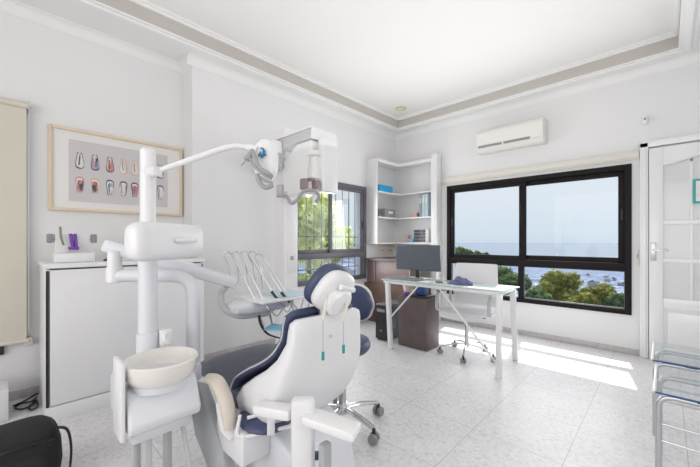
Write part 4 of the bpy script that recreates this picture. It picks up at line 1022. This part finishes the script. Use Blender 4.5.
bm = B(); tube(bm, [H + Vector((0, 0, .45)) + bd * .05, H + bd * .22 + Vector((0, 0, .44)), bctr + bd * .045 + Vector((0, 0, -.17)), bctr + bd * .045 + Vector((0, 0, .0))], [.025, .028, .024, .02], 10, 6, flat=.7); finish('back_support', bm, 'plastic', t)

# ------------------------------------------------------------------ bag
t = thing('backpack', 'black fabric backpack standing on the floor in the near left corner', 'bag', (-2.2, -.1, 0))
bm = B(); bcx = Vector((-2.22, -.035, 0)); rb = RZ(R(8))
rings = []
for z, hx, hy in ((.0, .10, .20), (.02, .125, .225), (.12, .135, .235), (.24, .13, .23), (.315, .115, .215), (.345, .09, .185), (.36, .05, .12)):
    ring = []
    for v in range(28):
        a = 2 * PI * v / 28; cx, cy = math.cos(a), math.sin(a)
        p = rb @ Vector((math.copysign(abs(cx) ** .55, cx) * hx, math.copysign(abs(cy) ** .5, cy) * hy, 0))
        ring.append(bcx + p + Vector((0, 0, z * .85)))
    rings.append(ring)
loft(bm, rings); finish('bag_body', bm, 'bag', t, 60)
bm = B(); rings = []
for z, hx, hy in ((.02, .03, .15), (.04, .05, .165), (.15, .055, .165), (.20, .045, .15), (.225, .02, .12)):
    rings.append([bcx + rb @ Vector((.115 + math.copysign(abs(math.cos(a)) ** .6, math.cos(a)) * hx, math.copysign(abs(math.sin(a)) ** .5, math.sin(a)) * hy, 0)) + Vector((0, 0, z * .85)) for a in (2 * PI * v / 24 for v in range(24))])
loft(bm, rings); finish('front_pocket', bm, 'bag', t, 60)
bm = B(); tube(bm, [bcx + rb @ Vector((.134 - .02 * abs(k) ** 2, k * .19, 0)) + Vector((0, 0, .225 + .025 * (1 - k * k))) for k in (-1, -.7, -.3, 0, .3, .7, 1)], .005, 6, 3); finish('zip', bm, 'dark', t)
bm = B(); tube(bm, [bcx + rb @ Vector((.10, .20, 0)) + Vector((0, 0, .27)), bcx + rb @ Vector((.12, .235, 0)) + Vector((0, 0, .25)), bcx + rb @ Vector((.13, .248, 0)) + Vector((0, 0, .16)), bcx + rb @ Vector((.14, .24, 0)) + Vector((0, 0, .05))], .011, 8, 5, flat=.4); finish('strap', bm, 'bag', t)

# ------------------------------------------------------------------ glass and tube seats at the right
def glass_stool(label, y0, y1, x0, x1, zt, rise):
    t = thing('glass_bench', label, 'bench', ((x0 + x1) / 2, (y0 + y1) / 2, 0))
    # bent clear sheet: seat and upturned back edge
    prof = [(y0, zt), (y0 + .03, zt + .006), ((y0 + y1) / 2, zt - .004), (y1 - .05, zt + .004), (y1, zt + rise)]
    path = smoothpath([Vector((0, a, b_)) for a, b_ in prof], 5)
    bm = B(); rings = []
    top = [Vector((x0, p.y, p.z)) for p in path]
    loft(bm, [[p, p + Vector((x1 - x0, 0, 0)), p + Vector((x1 - x0, 0, -.008)), p + Vector((0, 0, -.008))] for p in top]); g = finish('glass_seat', bm, 'seatglass', t)
    bm = B(); tube(bm, [p + Vector((-.002, 0, -.004)) for p in top], .007, 8, 1); finish('side_edge', bm, 'white', g)
    bm = B(); tube(bm, [top[0] + Vector((0, -.002, -.004)), top[0] + Vector((x1 - x0, -.002, -.004))], .0045, 8, 1); finish('front_edge', bm, 'blueedge', g)
    for yy, z_ in ((y0 + .015, zt - .018), (y1 - .07, zt - .018)):
        bm = B(); tube(bm, roundpath([(x0 + .012, yy, .0), (x0 + .012, yy, z_), (x1 - .012, yy, z_), (x1 - .012, yy, 0)], .06, 7), .013, 12, 1); finish('leg_frame', bm, 'steel', t)
    bm = B(); tube(bm, [(x0 + .012, y0 + .015, .22), (x1 - .012, y0 + .015, .22)], .006, 8, 1); tube(bm, [(x0 + .012, y0 + .015, .30), (x1 - .012, y0 + .015, .30)], .006, 8, 1); finish('cross_rod', bm, 'steel', t)
    for xx in (x0 + .14, x0 + .40):
        bm = B(); box(bm, (xx, y0 + .003, zt - .022), (xx + .05, y0 + .028, zt - .008), .002); finish('clip', bm, 'dark', t)
glass_stool('nearer of the two glass benches on steel tube frames at the right edge', 2.17, 2.56, -.035, .62, .455, .03)
glass_stool('farther glass bench on a steel tube frame, beside the white door', 2.72, 3.10, -.055, .60, .46, .03)

# ------------------------------------------------------------------ ceiling downlight, sign
p = Vector((-2.75, 3.94, ZC))
t = thing('recessed_downlight', 'round brass-rimmed downlight in the ceiling coffer corner', 'ceiling light', p)
M['brass'] = mat('pale_brass', (.72, .60, .36), .35, .4)
bm = B(); lathe(bm, [(.055, -.001), (.075, -.001), (.078, -.010), (.06, -.014), (.052, -.004)], p, 28); finish('rim', bm, 'brass', t)
bm = B(); lathe(bm, [(.0, -.002), (.054, -.002), (.054, -.005), (.0, -.006)], p, 24); finish('bulb', bm, 'creamp', t)
t = thing('door_sign', 'square teal-bordered sign hanging on the white glazed door', 'sign', (.27, YD0 - .005, 1.6))
sz0, sz1 = atY(693, 203.5, YD0).z, atY(693, 179.5, YD0).z; sx0 = atY(693, 190, YD0).x; sx1 = sx0 + (sz1 - sz0)
bm = B(); box(bm, (sx0, YD0 - .012, sz0), (sx1, YD0 - .0085, sz1)); finish('border', bm, 'tealm', t)
bm = B(); box(bm, (sx0 + .018, YD0 - .0135, sz0 + .018), (sx1 - .018, YD0 - .012, sz1 - .018)); finish('sign_face', bm, 'paper', t)
